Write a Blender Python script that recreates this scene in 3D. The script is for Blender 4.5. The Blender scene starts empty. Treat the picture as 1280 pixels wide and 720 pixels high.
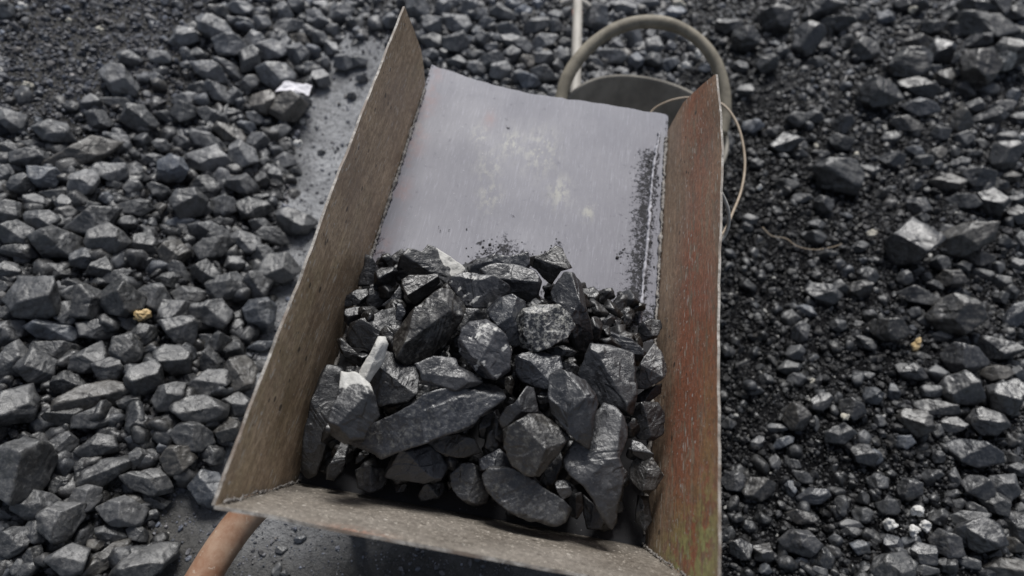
import bpy, bmesh, math
import numpy as np
from mathutils import Vector, Matrix

# ------------------------------------------------------------------ camera, sky, sun, exposure
SC = bpy.context.scene
COL = SC.collection
PW, PH, FPX = 1280.0, 720.0, 853.33
PITCH = math.radians(54.6)
CAM = np.array([0.0, 0.0, 1.30])
_n = math.hypot(.183, .983); _a, _b = .183 / _n, .983 / _n
FWD = np.array([0, math.cos(PITCH), -math.sin(PITCH)])
_U0 = np.array([0, math.sin(PITCH), math.cos(PITCH)]); _R0 = np.array([1.0, 0, 0])
RGT = _b * _R0 + _a * _U0
UPV = -_a * _R0 + _b * _U0

cd = bpy.data.cameras.new('camera')
cam = bpy.data.objects.new('camera', cd); COL.objects.link(cam)
cd.sensor_width = 36.0; cd.lens = 24.0
cd.clip_start = 0.05; cd.clip_end = 400.0
m = Matrix(((RGT[0], UPV[0], -FWD[0], CAM[0]), (RGT[1], UPV[1], -FWD[1], CAM[1]),
            (RGT[2], UPV[2], -FWD[2], CAM[2]), (0, 0, 0, 1)))
cam.matrix_world = m
cd.dof.use_dof = True
cd.dof.focus_distance = 0.98
cd.dof.aperture_fstop = 2.6
SC.camera = cam

SUN_EL, SUN_AZ = math.radians(52), math.radians(-7)     # azimuth measured from +Y towards +X
wd = bpy.data.worlds.new('World'); SC.world = wd; wd.use_nodes = True
nt = wd.node_tree
bg = nt.nodes['Background']; bg.inputs['Strength'].default_value = 0.068
sky = nt.nodes.new('ShaderNodeTexSky'); sky.sky_type = 'NISHITA'; sky.sun_disc = False
sky.sun_elevation = SUN_EL; sky.sun_rotation = SUN_AZ
sky.air_density = 1.0; sky.dust_density = 2.0; sky.ozone_density = 1.0
hs = nt.nodes.new('ShaderNodeHueSaturation'); hs.inputs['Saturation'].default_value = 0.58
nt.links.new(sky.outputs[0], hs.inputs['Color'])
nt.links.new(hs.outputs[0], bg.inputs['Color'])
sl = bpy.data.lights.new('sun', 'SUN'); so = bpy.data.objects.new('sun', sl); COL.objects.link(so)
sl.energy = 2.6; sl.angle = math.radians(20); sl.color = (1.0, 0.985, 0.96)
sdir = Vector((math.sin(SUN_AZ) * math.cos(SUN_EL), math.cos(SUN_AZ) * math.cos(SUN_EL), math.sin(SUN_EL)))
so.rotation_euler = (-sdir).to_track_quat('-Z', 'Y').to_euler()
SC.view_settings.view_transform = 'Standard'
SC.view_settings.look = 'None'
SC.view_settings.exposure = 0.52
SC.view_settings.gamma = 1.0
SC.view_settings.use_curve_mapping = False

rng = np.random.default_rng(7)

# ------------------------------------------------------------------ geometry helpers
def ray(x, y):
    d = FWD * FPX + RGT * (x - PW / 2) - UPV * (y - PH / 2)
    return d / np.linalg.norm(d)
def at_depth(x, y, z):
    d = FWD * FPX + RGT * (x - PW / 2) - UPV * (y - PH / 2)
    return CAM + d * (z / FPX)
def at_height(x, y, h):
    d = ray(x, y); return CAM + d * ((h - CAM[2]) / d[2])
def depth(p): return float(np.dot(np.asarray(p) - CAM, FWD))

def vnoise(p, seed=0):
    p = np.asarray(p, float)
    i = np.floor(p).astype(np.int64); f = p - i
    u = f * f * f * (f * (f * 6 - 15) + 10)
    def h(dx, dy, dz):
        a = (i[:, 0] + dx) * 374761393 + (i[:, 1] + dy) * 668265263 + (i[:, 2] + dz) * 2147483647 + seed * 1274126177
        a = (a ^ (a >> 13)) * 1274126177
        a = (a ^ (a >> 16)) & 0xffffff
        return a / float(0xffffff)
    r = 0
    for dx in (0, 1):
        wx = u[:, 0] if dx else 1 - u[:, 0]
        for dy in (0, 1):
            wy = u[:, 1] if dy else 1 - u[:, 1]
            for dz in (0, 1):
                wz = u[:, 2] if dz else 1 - u[:, 2]
                r = r + wx * wy * wz * h(dx, dy, dz)
    return r * 2 - 1
def fbm(p, oct=3, seed=0):
    r = 0; a = 1.0; s = 1.0
    for k in range(oct):
        r = r + a * vnoise(p * s + 17.3 * k, seed + k); a *= .5; s *= 2.03
    return r
def sstep(a, b, x):
    t = np.clip((x - a) / (b - a), 0, 1); return t * t * (3 - 2 * t)

def np_mesh(name, V, F, attrs=None, smooth=True, mats=None, fmat=None):
    """V (n,3), F (m,k) with k constant -> one mesh"""
    me = bpy.data.meshes.new(name)
    V = np.ascontiguousarray(V, dtype=np.float32); F = np.ascontiguousarray(F, dtype=np.int32)
    me.vertices.add(len(V)); me.vertices.foreach_set('co', V.ravel())
    k = F.shape[1]
    me.loops.add(F.size); me.loops.foreach_set('vertex_index', F.ravel())
    me.polygons.add(len(F))
    me.polygons.foreach_set('loop_start', np.arange(0, F.size, k, dtype=np.int32))
    me.polygons.foreach_set('use_smooth', np.full(len(F), smooth))
    if mats:
        for mm in mats: me.materials.append(mm)
    if fmat is not None: me.polygons.foreach_set('material_index', np.asarray(fmat, dtype=np.int32))
    for nm, arr in (attrs or {}).items():
        arr = np.asarray(arr, dtype=np.float32)
        if arr.ndim == 1:
            at = me.attributes.new(nm, 'FLOAT', 'POINT'); at.data.foreach_set('value', arr)
        else:
            at = me.attributes.new(nm, 'FLOAT_COLOR', 'POINT')
            if arr.shape[1] == 3: arr = np.hstack([arr, np.ones((len(arr), 1), np.float32)])
            at.data.foreach_set('color', np.ascontiguousarray(arr).ravel())
    me.update(calc_edges=True)
    return me
def link(name, me, loc=(0, 0, 0), parent=None):
    o = bpy.data.objects.new(name, me); COL.objects.link(o)
    o.location = loc
    if parent: o.parent = parent
    return o
def tag(o, label=None, cat=None, group=None, kind=None):
    if label: o['label'] = label
    if cat: o['category'] = cat
    if group: o['group'] = group
    if kind: o['kind'] = kind
    return o
def thing(name, loc, label, cat, group=None):
    o = bpy.data.objects.new(name, None); COL.objects.link(o); o.location = loc
    o.empty_display_size = .05
    return tag(o, label, cat, group)

_ico = {}
def ico(s):
    if s not in _ico:
        bm = bmesh.new(); bmesh.ops.create_icosphere(bm, subdivisions=s, radius=1)
        V = np.array([v.co[:] for v in bm.verts]); F = np.array([[v.index for v in f.verts] for f in bm.faces])
        bm.free(); V /= np.linalg.norm(V, axis=1)[:, None]
        _ico[s] = (V, F)
    return _ico[s]

def poly_radial(poly, th):
    """radius of a star-shaped polygon at each angle"""
    out = np.full(len(th), 1e-4)
    c, s = np.cos(th), np.sin(th)
    n = len(poly)
    for i in range(n):
        ax, ay = poly[i]; bx, by = poly[(i + 1) % n]
        ex, ey = bx - ax, by - ay
        den = c * ey - s * ex
        den = np.where(np.abs(den) < 1e-12, 1e-12, den)
        t = (ax * ey - ay * ex) / den
        q = (ax * s - ay * c) / den
        ok = (t > 0) & (q >= -1e-6) & (q <= 1 + 1e-6)
        out = np.where(ok & (t > out), t, out)
    return out

def lump_shape(poly, thick, r, sub, front=6, rough=.03, strata=.014, sharp=70.0, back=None):
    """broken lump of coal: its outline is poly in the local xy plane, facets towards +z and -z"""
    D, Fc = ico(sub)
    rot = Matrix.Rotation(r.uniform(0, 6.28), 3, 'Z'); D = D @ np.array(rot).T
    size = math.sqrt(abs(0.5 * np.sum(poly[:, 0] * np.roll(poly[:, 1], -1) - np.roll(poly[:, 0], -1) * poly[:, 1])))
    th = np.arctan2(D[:, 1], D[:, 0]); rho = np.hypot(D[:, 0], D[:, 1])
    tab_t = np.linspace(-np.pi, np.pi, 721); tab = poly_radial(poly, tab_t)
    Rp = np.interp(th, tab_t, tab)
    radii = [Rp / np.maximum(rho, 1e-3)]
    back = thick if back is None else back
    def cut(nx, ny, nz, h):
        q = D[:, 0] * nx + D[:, 1] * ny + D[:, 2] * nz
        radii.append(np.where(q > 1e-3, h / np.maximum(q, 1e-3), 1e6))
    for sgn, T in ((1, thick), (-1, back)):
        b0 = r.uniform(0, 6.28)
        # two broad faces meeting in an off-centre ridge
        for be, u in ((b0, r.uniform(.25, .95)), (b0 + np.pi + r.uniform(-.8, .8), r.uniform(.5, 1.0))):
            sup = np.max(poly[:, 0] * math.cos(be) + poly[:, 1] * math.sin(be))
            al = math.atan(u * T / sup)
            cut(math.sin(al) * math.cos(be), math.sin(al) * math.sin(be), sgn * math.cos(al), T * math.cos(al) * max(u, r.uniform(.8, 1.0)))
        # steeper broken sides
        for k in range(front):
            be = b0 + (k + r.uniform(-.4, .4)) * 2 * np.pi / front
            al = math.radians(r.uniform(38, 76))
            sup = np.max(poly[:, 0] * math.cos(be) + poly[:, 1] * math.sin(be))
            h = sup * math.sin(al) * r.uniform(.93, 1.02) + math.cos(al) * T * r.uniform(.05, .5)
            cut(math.sin(al) * math.cos(be), math.sin(al) * math.sin(be), sgn * math.cos(al), h)
    A = np.stack(radii)
    mn = A.min(0)
    R = mn * np.power(np.sum(np.power(np.minimum(mn / A, 1.0), sharp), 0), -1.0 / sharp)
    V = D * R[:, None]
    sd = int(r.integers(0, 1 << 20)); off = r.uniform(-50, 50, 3)
    P = V / size
    bed = r.normal(size=3); bed /= np.linalg.norm(bed)
    fl = P + np.outer(P @ bed, bed) * 2.2                       # finer across the bedding
    disp = rough * 1.3 * fbm(P * 1.9 + off, 2, sd) + rough * .28 * fbm(fl * 5.0 + off, 3, sd + 5) + rough * .10 * fbm(P * 15.0 + off, 2, sd + 6)
    tb = P @ bed
    w = tb * r.uniform(5, 9) + 1.5 * vnoise(np.stack([tb * 3.1 + off[0], tb * 0, tb * 0], 1), sd + 8) + .35 * vnoise(P * 1.6 + off, sd + 9)
    st = w - np.floor(w)
    disp = disp + strata * (np.minimum(st * 4.0, 1.0) - st) * sstep(-.1, .4, vnoise(P * 1.6 - off, sd + 11))
    # flakes broken off, with a sharp lip
    c1 = vnoise(P * 2.1 + off * .7, sd + 13); c2 = vnoise(fl * 2.6 - off * .4, sd + 15)
    disp = disp - rough * 1.1 * sstep(.16, .24, c1) - rough * .8 * sstep(.22, .29, c2)
    V = V + D * (disp * size)[:, None]
    return V, Fc, size

def rand_poly(w, h, ang, r, k=None):
    k = k or int(r.integers(5, 8))
    t = (np.arange(k) + r.uniform(-.32, .32, k)) * 2 * np.pi / k + r.uniform(0, 6.28)
    e = 1.0 + .16 * np.abs(np.cos(2 * t)) + r.uniform(-.10, .10, k)
    x, y = np.cos(t) * e, np.sin(t) * e
    x = (x - (x.max() + x.min()) / 2) / (x.max() - x.min()) * w
    y = (y - (y.max() + y.min()) / 2) / (y.max() - y.min()) * h
    c, s = math.cos(ang), math.sin(ang)
    return np.stack([x * c - y * s, x * s + y * c], 1)

def view_basis(p, tilt=0.0):
    n = CAM - p; n /= np.linalg.norm(n)
    if tilt:
        n = n * (1 - tilt) + np.array([0, 0, 1.0]) * tilt; n /= np.linalg.norm(n)
    x = RGT - n * np.dot(RGT, n); x /= np.linalg.norm(x)
    y = np.cross(n, x)
    return np.stack([x, y, n], 1)            # columns

def tube(pts, rad, seg=10, closed=False, jitter=0.0, r=None, capped=True):
    P = np.asarray(pts, float); n = len(P)
    rad = np.broadcast_to(np.asarray(rad, float), (n,))
    T = np.gradient(P, axis=0); T /= np.linalg.norm(T, axis=1)[:, None]
    ref = np.array([0, 0, 1.0]) if abs(T[0][2]) < .9 else np.array([1.0, 0, 0])
    N = np.cross(T[0], ref); N /= np.linalg.norm(N)
    V = []
    for i in range(n):
        N = N - T[i] * np.dot(N, T[i]); N /= np.linalg.norm(N)
        B = np.cross(T[i], N)
        a = np.arange(seg) * 2 * np.pi / seg
        rr = rad[i] * (1 + (r.uniform(-jitter, jitter, seg) if jitter else 0))
        V.append(P[i] + np.outer(np.cos(a) * rr, N) + np.outer(np.sin(a) * rr, B))
    V = np.concatenate(V); F = []
    for i in range(n - 1):
        for j in range(seg):
            a = i * seg + j; b = i * seg + (j + 1) % seg
            F.append((a, b, b + seg, a + seg))
    if capped:
        V = np.concatenate([V, P[:1], P[-1:]])
        c0, c1 = len(V) - 2, len(V) - 1
        for j in range(seg):
            F.append((c0, (j + 1) % seg, j, c0))
            F.append((c1, (n - 1) * seg + j, (n - 1) * seg + (j + 1) % seg, c1))
    return V, F
def py_mesh(name, V, F, mat, smooth=True, attrs=None):
    me = bpy.data.meshes.new(name)
    me.from_pydata([tuple(v) for v in V], [], [tuple(dict.fromkeys(f)) for f in F])
    for p in me.polygons: p.use_smooth = smooth
    me.materials.append(mat)
    for nm, arr in (attrs or {}).items():
        at = me.attributes.new(nm, 'FLOAT', 'POINT'); at.data.foreach_set('value', np.asarray(arr, np.float32))
    me.update(); return me
def smooth_path(pts, n=60):
    P = np.asarray(pts, float)
    t = np.concatenate([[0], np.cumsum(np.linalg.norm(np.diff(P, axis=0), axis=1))]); t /= t[-1]
    # Catmull-Rom through the points
    out = []
    for u in np.linspace(0, 1, n):
        i = min(max(np.searchsorted(t, u) - 1, 0), len(P) - 2)
        a = (u - t[i]) / max(t[i + 1] - t[i], 1e-9)
        p0 = P[max(i - 1, 0)]; p1 = P[i]; p2 = P[i + 1]; p3 = P[min(i + 2, len(P) - 1)]
        out.append(.5 * ((2 * p1) + (-p0 + p2) * a + (2 * p0 - 5 * p1 + 4 * p2 - p3) * a * a + (-p0 + 3 * p1 - 3 * p2 + p3) * a ** 3))
    return np.array(out)

# ------------------------------------------------------------------ materials
class NT:
    def __init__(self, name):
        self.m = bpy.data.materials.new(name); self.m.use_nodes = True
        self.t = self.m.node_tree; self.b = self.t.nodes['Principled BSDF']
    def n(self, typ, **kw):
        x = self.t.nodes.new(typ)
        for k, v in kw.items(): setattr(x, k, v)
        return x
    def l(self, a, b): self.t.links.new(a, b)
    def noise(self, vec, scale, detail=4, rough=.55, dist=0.0):
        x = self.n('ShaderNodeTexNoise'); x.inputs['Scale'].default_value = scale
        x.inputs['Detail'].default_value = detail; x.inputs['Roughness'].default_value = rough
        x.inputs['Distortion'].default_value = dist
        self.l(vec, x.inputs['Vector']); return x.outputs['Fac']
    def ramp(self, fac, lo, hi, a=0.0, b=1.0):
        x = self.n('ShaderNodeMapRange', interpolation_type='SMOOTHSTEP')
        x.inputs['From Min'].default_value = lo; x.inputs['From Max'].default_value = hi
        x.inputs['To Min'].default_value = a; x.inputs['To Max'].default_value = b
        self.l(fac, x.inputs['Value']); return x.outputs['Result']
    def mix(self, fac, a, b, mode='MIX'):
        x = self.n('ShaderNodeMix', data_type='RGBA', blend_type=mode)
        for s, v in ((0, fac), (6, a), (7, b)):
            if hasattr(v, 'links'): self.l(v, x.inputs[s])
            elif s == 0: x.inputs[s].default_value = v
            else: x.inputs[s].default_value = (*v, 1)
        return x.outputs[2]
    def math(self, op, a, b=None):
        x = self.n('ShaderNodeMath', operation=op)
        for i, v in enumerate((a, b)):
            if v is None: continue
            if hasattr(v, 'links'): self.l(v, x.inputs[i])
            else: x.inputs[i].default_value = v
        return x.outputs[0]
    def attr(self, name, col=False):
        x = self.n('ShaderNodeAttribute', attribute_name=name); return x.outputs['Color' if col else 'Fac']
    def obj(self, scale=(1, 1, 1)):
        c = self.n('ShaderNodeTexCoord').outputs['Object']
        if scale == (1, 1, 1): return c
        x = self.n('ShaderNodeMapping'); x.inputs['Scale'].default_value = scale
        self.l(c, x.inputs['Vector']); return x.outputs['Vector']
    def bump(self, h, strength, dist, prev=None):
        x = self.n('ShaderNodeBump'); x.inputs['Strength'].default_value = strength
        x.inputs['Distance'].default_value = dist; self.l(h, x.inputs['Height'])
        if prev is not None: self.l(prev, x.inputs['Normal'])
        return x.outputs['Normal']
    def out(self, color=None, rough=None, normal=None, spec=None, metal=None):
        for nm, v in (('Base Color', color), ('Roughness', rough), ('Normal', normal), ('Specular IOR Level', spec), ('Metallic', metal)):
            if v is None: continue
            if hasattr(v, 'links'): self.l(v, self.b.inputs[nm])
            elif nm == 'Base Color': self.b.inputs[nm].default_value = (*v, 1)
            else: self.b.inputs[nm].default_value = v
        return self.m

def coal_material(name, fine=1.0, lo=(.0085, .0085, .0095), hi=(.021, .021, .0225), fleck=.30, rough=(.34, .56), spec=.9):
    t = NT(name); c = t.obj()
    tint = t.attr('tint', True); white = t.attr('white'); speck = t.attr('speck')
    n1 = t.noise(c, 38 * fine, 5, .6); n2 = t.noise(c, 190 * fine, 4, .6); n3 = t.noise(c, 620 * fine, 2, .5)
    base = t.mix(t.ramp(n1, .32, .7), lo, hi)
    base = t.mix(t.ramp(n2, .56, .74, 0, .32), base, (.066, .065, .065))
    base = t.mix(1.0, base, tint, 'MULTIPLY')
    base = t.mix(t.ramp(n3, .65, .72, 0, fleck), base, (.26, .255, .24))
    wm = t.math('MULTIPLY', t.ramp(t.math('ADD', t.math('MULTIPLY', n2, .6), t.math('MULTIPLY', white, .75)), .62, .80), t.ramp(white, .02, .2))
    base = t.mix(wm, base, (.50, .49, .46))
    sm = t.math('MULTIPLY', t.ramp(t.noise(c, 150 * fine, 6, .75), .50, .62), speck)
    base = t.mix(sm, base, (.34, .33, .29))
    ro = t.ramp(n1, .3, .75, *rough)
    ro = t.math('ADD', ro, t.math('MULTIPLY', wm, .3))
    nb = None
    for sc_, strength in ((34 * fine, .38), (95 * fine, .28)):
        # small cleavage planes: every cell is tilted its own way
        v = t.n('ShaderNodeTexVoronoi', feature='F1'); v.inputs['Scale'].default_value = 1.0
        mp = t.n('ShaderNodeMapping'); mp.inputs['Scale'].default_value = (sc_, sc_, sc_ * 1.8)
        wob = t.n('ShaderNodeTexNoise'); wob.inputs['Scale'].default_value = sc_ * 2.0; wob.inputs['Detail'].default_value = 3
        t.l(c, wob.inputs['Vector'])
        add = t.n('ShaderNodeVectorMath', operation='MULTIPLY_ADD'); add.inputs[1].default_value = (.5 / sc_,) * 3
        t.l(wob.outputs['Color'], add.inputs[0]); t.l(c, add.inputs[2])
        t.l(add.outputs[0], mp.inputs['Vector']); t.l(mp.outputs[0], v.inputs['Vector'])
        d_ = t.n('ShaderNodeVectorMath', operation='SUBTRACT'); t.l(mp.outputs[0], d_.inputs[0]); t.l(v.outputs['Position'], d_.inputs[1])
        g_ = t.n('ShaderNodeVectorMath', operation='SUBTRACT'); t.l(v.outputs['Color'], g_.inputs[0]); g_.inputs[1].default_value = (.5, .5, .5)
        dot = t.n('ShaderNodeVectorMath', operation='DOT_PRODUCT'); t.l(d_.outputs[0], dot.inputs[0]); t.l(g_.outputs[0], dot.inputs[1])
        nb = t.bump(dot.outputs['Value'], strength, 1.0 / sc_ * .55, nb)
    nb = t.bump(t.noise(c, 120 * fine, 5, .65), .32, .003 / fine, nb)
    nb = t.bump(n3, .25, .0010 / fine, nb)
    return t.out(base, ro, nb, spec)
M_COAL = coal_material('coal')
M_COAL_DUSTY = coal_material('dusty_coal', 1.0, (.018, .0182, .019), (.047, .0475, .049), .35, (.40, .64), .85)
M_COAL_SMALL = coal_material('coal_small', 1.5, (.010, .010, .011), (.026, .026, .027), .15, (.45, .7), .55)

def ground_material():
    t = NT('coal_dust_ground'); c = t.obj()
    tint = t.attr('tint', True)
    n1 = t.noise(c, 6, 6, .65); n2 = t.noise(c, 60, 5, .7); n3 = t.noise(c, 260, 3, .6)
    base = t.mix(t.ramp(n1, .3, .72), (.62, .62, .62), (1.3, 1.3, 1.3))
    base = t.mix(t.ramp(n2, .35, .7), t.mix(1.0, base, (.75, .75, .75), 'MULTIPLY'), base)
    base = t.mix(1.0, tint, base, 'MULTIPLY')
    n5 = t.noise(c, 120, 4, .8)
    base = t.mix(t.ramp(n5, .50, .66, 0, .38), base, t.mix(1.0, tint, (.30, .30, .30), 'MULTIPLY'))
    base = t.mix(t.ramp(n5, .46, .34, 0, .5), base, t.mix(1.0, tint, (1.5, 1.5, 1.5), 'MULTIPLY'))
    base = t.mix(t.ramp(n3, .64, .72, 0, .5), base, (.30, .30, .29))
    nb = t.bump(n2, .8, .014); nb = t.bump(n3, .5, .004, nb)
    return t.out(base, 1.0, nb, .05)
M_GROUND = ground_material()

def steel_material(name, lo, hi, edge=False):
    """weathered sheet steel; red, green and soot are patches stored on the panel, painted shade included"""
    t = NT(name); c = t.obj(); cs = t.obj((90, 9, 90)); cf = t.obj((260, 22, 260))
    n1 = t.noise(c, 9, 6, .65); ns = t.noise(cs, 1, 5, .65); nf = t.noise(cf, 1, 3, .6); n2 = t.noise(c, 210, 3, .6); n4 = t.noise(c, 45, 5, .7)
    base = t.mix(t.ramp(n1, .3, .7), lo, hi)
    base = t.mix(t.ramp(ns, .42, .68, 0, .55), base, tuple(min(1, h * 1.45) for h in hi))
    base = t.mix(t.ramp(n4, .52, .72, 0, .6), base, tuple(l * .55 for l in lo))
    red = t.attr('red'); grn = t.attr('green'); soot = t.attr('soot')
    rm = t.math('MULTIPLY', red, t.ramp(t.math('ADD', t.math('MULTIPLY', ns, .6), t.math('MULTIPLY', n4, .4)), .42, .50, 0, .9))
    base = t.mix(rm, base, (.42, .145, .075))
    gm = t.math('MULTIPLY', grn, t.ramp(n4, .42, .52, 0, 1))
    base = t.mix(gm, base, (.44, .44, .18))
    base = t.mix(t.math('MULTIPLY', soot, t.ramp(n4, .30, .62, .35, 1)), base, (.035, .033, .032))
    ng = t.noise(t.obj((1, .45, 1)), 210, 4, .75)
    base = t.mix(t.ramp(ng, .40, .62, 0, .55), base, tuple(l * .50 for l in lo))
    base = t.mix(t.ramp(nf, .635, .70, 0, .8), base, (.52, .47, .40))
    base = t.mix(t.ramp(n2, .64, .69, 0, .85), base, (.50, .46, .40))
    for sx, thr, col in (((150, 34, 150), .085, (.55, .50, .43)), ((75, 75, 75), .060, (.60, .56, .50)), ((60, 48, 60), .075, (.05, .04, .032))):
        vv_ = t.n('ShaderNodeTexVoronoi', feature='F1'); vv_.inputs['Scale'].default_value = 1.0
        t.l(t.obj(sx), vv_.inputs['Vector'])
        sep = t.n('ShaderNodeSeparateColor'); t.l(vv_.outputs['Color'], sep.inputs[0])
        size_ = t.math('MULTIPLY', t.ramp(sep.outputs[0], .62, 1.0), thr * 3.2)
        mk = t.ramp(t.math('SUBTRACT', size_, vv_.outputs['Distance']), 0, .03)
        base = t.mix(t.math('MULTIPLY', mk, .8), base, col)
    ro = t.ramp(n1, .3, .7, .45, .75)
    nb = t.bump(n2, .25, .0010); nb = t.bump(ns, .3, .0014, nb); nb = t.bump(n4, .25, .003, nb)
    return t.out(base, ro, nb, .4, .0)
M_SIDE = steel_material('weathered_side_steel', (.300, .208, .130), (.490, .368, .250))
M_SIDE_RED = steel_material('red_brown_side_steel', (.255, .170, .108), (.42, .300, .205))
M_BACK = steel_material('weathered_back_steel', (.150, .130, .108), (.228, .203, .174))

def edge_material():
    t = NT('bare_steel_edge'); c = t.obj()
    n = t.noise(c, 120, 5, .7); n2 = t.noise(c, 30, 4, .6)
    base = t.mix(t.ramp(n, .35, .65), (.12, .105, .09), (.40, .375, .34))
    base = t.mix(t.ramp(n2, .45, .62, 0, .85), base, (.13, .095, .07))
    return t.out(base, .55, t.bump(n, .5, .002), .5)
M_EDGE = edge_material()

def floor_material():
    t = NT('worn_floor_steel'); c = t.obj(); cs = t.obj((140, 4, 140)); cf = t.obj((500, 12, 500))
    n1 = t.noise(c, 5, 5, .6); ns = t.noise(cs, 1, 5, .65); nf = t.noise(cf, 1, 3, .6); n2 = t.noise(c, 60, 5, .72); n3 = t.noise(c, 420, 2, .5)
    base = t.mix(t.ramp(n1, .3, .7), (.140, .139, .165), (.162, .161, .186))
    base = t.mix(t.ramp(ns, .45, .75, 0, .30), base, (.235, .235, .262))
    base = t.mix(t.ramp(nf, .56, .70, 0, .5), base, (.27, .27, .31))
    base = t.mix(t.ramp(nf, .44, .30, 0, .4), base, (.11, .11, .135))
    base = t.mix(t.ramp(n2, .45, .75, 0, .16), base, (.12, .118, .14))
    rust = t.attr('rust'); yel = t.attr('yellow'); soot = t.attr('soot')
    base = t.mix(t.math('MULTIPLY', rust, t.ramp(n2, .35, .6, .1, .75)), base, (.27, .125, .105))
    base = t.mix(t.math('MULTIPLY', yel, t.ramp(t.noise(t.obj((1, .5, 1)), 90, 5, .75), .45, .60, 0, .9)), base, (.36, .355, .30))
    n7 = t.ramp(t.noise(c, 130, 6, .82), .32, .68)
    sm = t.ramp(t.math('SUBTRACT', soot, n7), -.05, .12)
    base = t.mix(sm, base, (.028, .028, .031))
    base = t.mix(t.ramp(n3, .735, .775, 0, .8), base, (.62, .62, .62))
    ro = t.ramp(n1, .3, .7, .52, .62); ro = t.math('ADD', ro, t.math('MULTIPLY', sm, .35))
    nb = t.bump(ns, .12, .001); nb = t.bump(sm, .5, .003, nb); nb = t.bump(nf, .08, .0006, nb)
    return t.out(base, ro, nb, .45, .0)
M_FLOOR = floor_material()

def simple(name, lo, hi, scale, rough=.6, bump=.3, bd=.002, metal=0.0, stretch=(1, 1, 1), spots=None):
    t = NT(name); c = t.obj(stretch); c2 = t.obj()
    n = t.noise(c, scale, 6, .65); n2 = t.noise(c2, scale * 6, 3, .6)
    base = t.mix(t.ramp(n, .3, .7), lo, hi)
    if spots: base = t.mix(t.ramp(n2, .62, .72, 0, .7), base, spots)
    nb = t.bump(n, bump, bd); nb = t.bump(n2, bump, bd * .4, nb)
    return t.out(base, rough, nb, .4, metal)
M_RUST = simple('rusty_tube', (.21, .095, .05), (.38, .27, .19), 17, .65, .35, .002, spots=(.42, .34, .27))
M_WELD = simple('weld', (.09, .08, .072), (.30, .28, .26), 160, .5, .6, .002)
M_RUBBER = simple('grey_rubber', (.15, .138, .118), (.25, .232, .20), 14, .7, .3, .003, spots=(.14, .135, .12))
M_HOSE = simple('dusty_hose', (.15, .132, .10), (.27, .240, .185), 24, .65, .3, .002, spots=(.30, .27, .22))
M_WOOD = simple('grey_wood', (.30, .28, .245), (.46, .43, .385), 10, .6, .3, .002, stretch=(8, 1, 8))
M_REDTAPE = simple('faded_red', (.45, .20, .15), (.55, .33, .27), 40, .6)
M_WIRE = simple('tan_wire', (.27, .21, .15), (.40, .33, .25), 60, .55)
M_ROPE = simple('pale_rope', (.34, .33, .30), (.5, .48, .44), 120, .7)
M_PAPER = simple('white_paper', (.60, .59, .62), (.76, .74, .77), 20, .8, .2, .002)
M_WHITE = simple('white_stone', (.36, .355, .34), (.68, .67, .65), 60, .75, .5, .003)
M_TAN = simple('yellow_wood', (.38, .26, .11), (.60, .46, .26), 60, .6, .5, .003)
M_CREAM = simple('cream_stone', (.36, .34, .29), (.52, .49, .42), 70, .7, .5, .003)
M_TYRE = simple('black_tyre', (.02, .02, .02), (.04, .04, .04), 40, .75)

# ------------------------------------------------------------------ ground
# worn path beside the barrow, coal heaped on both sides of it
_edge_px = [(400, -60), (432, 40), (410, 110), (378, 190), (366, 300), (350, 400), (310, 560), (215, 650), (205, 760)]
_edge = np.array([at_height(x, y, 0)[:2] for x, y in _edge_px])
_edge = _edge[np.argsort(_edge[:, 1])]
def left_edge_x(y): return np.interp(y, _edge[:, 1], _edge[:, 0])
def ground_h(x, y):
    x = np.atleast_1d(np.asarray(x, float)); y = np.atleast_1d(np.asarray(y, float))
    dl = np.maximum(0, left_edge_x(y) - x)
    far = np.maximum(0, y - 1.30 + 0.25 * (x - .0)) * (x > left_edge_x(y))
    dr = np.maximum(0, x - 0.36)
    h = .17 * (1 - np.exp(-dl / .55)) + .16 * (1 - np.exp(-dr / .8)) + .05 * (1 - np.exp(-np.maximum(far, 0) / .4)) * np.exp(-dr * 2)
    p = np.stack([x, y, np.zeros_like(x)], 1)
    amp = .25 + .75 * np.clip(dl * 4 + dr * 4, 0, 1)
    fade = 1.0 / (1 + ((np.hypot(x, y - 1) / 6.0) ** 2))
    return h * (.35 + .65 * fade) + amp * (.022 * fbm(p * 2.6, 2, 3) + .007 * fbm(p * 13, 2, 8)) + .002 * fbm(p * 40, 2, 4)
def hit_ground(x, y, lift=0.0):
    d = ray(x, y); t = (-CAM[2]) / d[2] * .6
    hi = -CAM[2] / d[2] * 1.1
    ts = np.linspace(t, hi, 160)
    P = CAM + ts[:, None] * d
    below = P[:, 2] < ground_h(P[:, 0], P[:, 1]) + lift
    i = int(np.argmax(below)) if below.any() else len(ts) - 1
    return P[i]
def axis(lo, hi, step, far):
    a = np.arange(lo, hi, step); o = []; v = hi; s = step
    while v < far: o.append(v); s *= 1.25; v += s
    up = np.array(o + [far]); o = []; v = lo - step; s = step
    while v > -far: o.append(v); s *= 1.25; v -= s
    return np.concatenate([np.array((o + [-far])[::-1]), a, up])
gx, gy = axis(-2.3, 2.9, .016, 120), axis(-.5, 3.6, .016, 120)
X, Y = np.meshgrid(gx, gy); xs, ys = X.ravel(), Y.ravel()
zs = ground_h(xs, ys)
nx_, ny_ = len(gx), len(gy)
idx = np.arange(nx_ * ny_).reshape(ny_, nx_)
GF = np.stack([idx[:-1, :-1].ravel(), idx[:-1, 1:].ravel(), idx[1:, 1:].ravel(), idx[1:, :-1].ravel()], 1)
pn = np.stack([xs, ys, zs * 0], 1)
wob = .10 * fbm(pn * 3.2, 3, 21)
lx = left_edge_x(ys)
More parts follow.
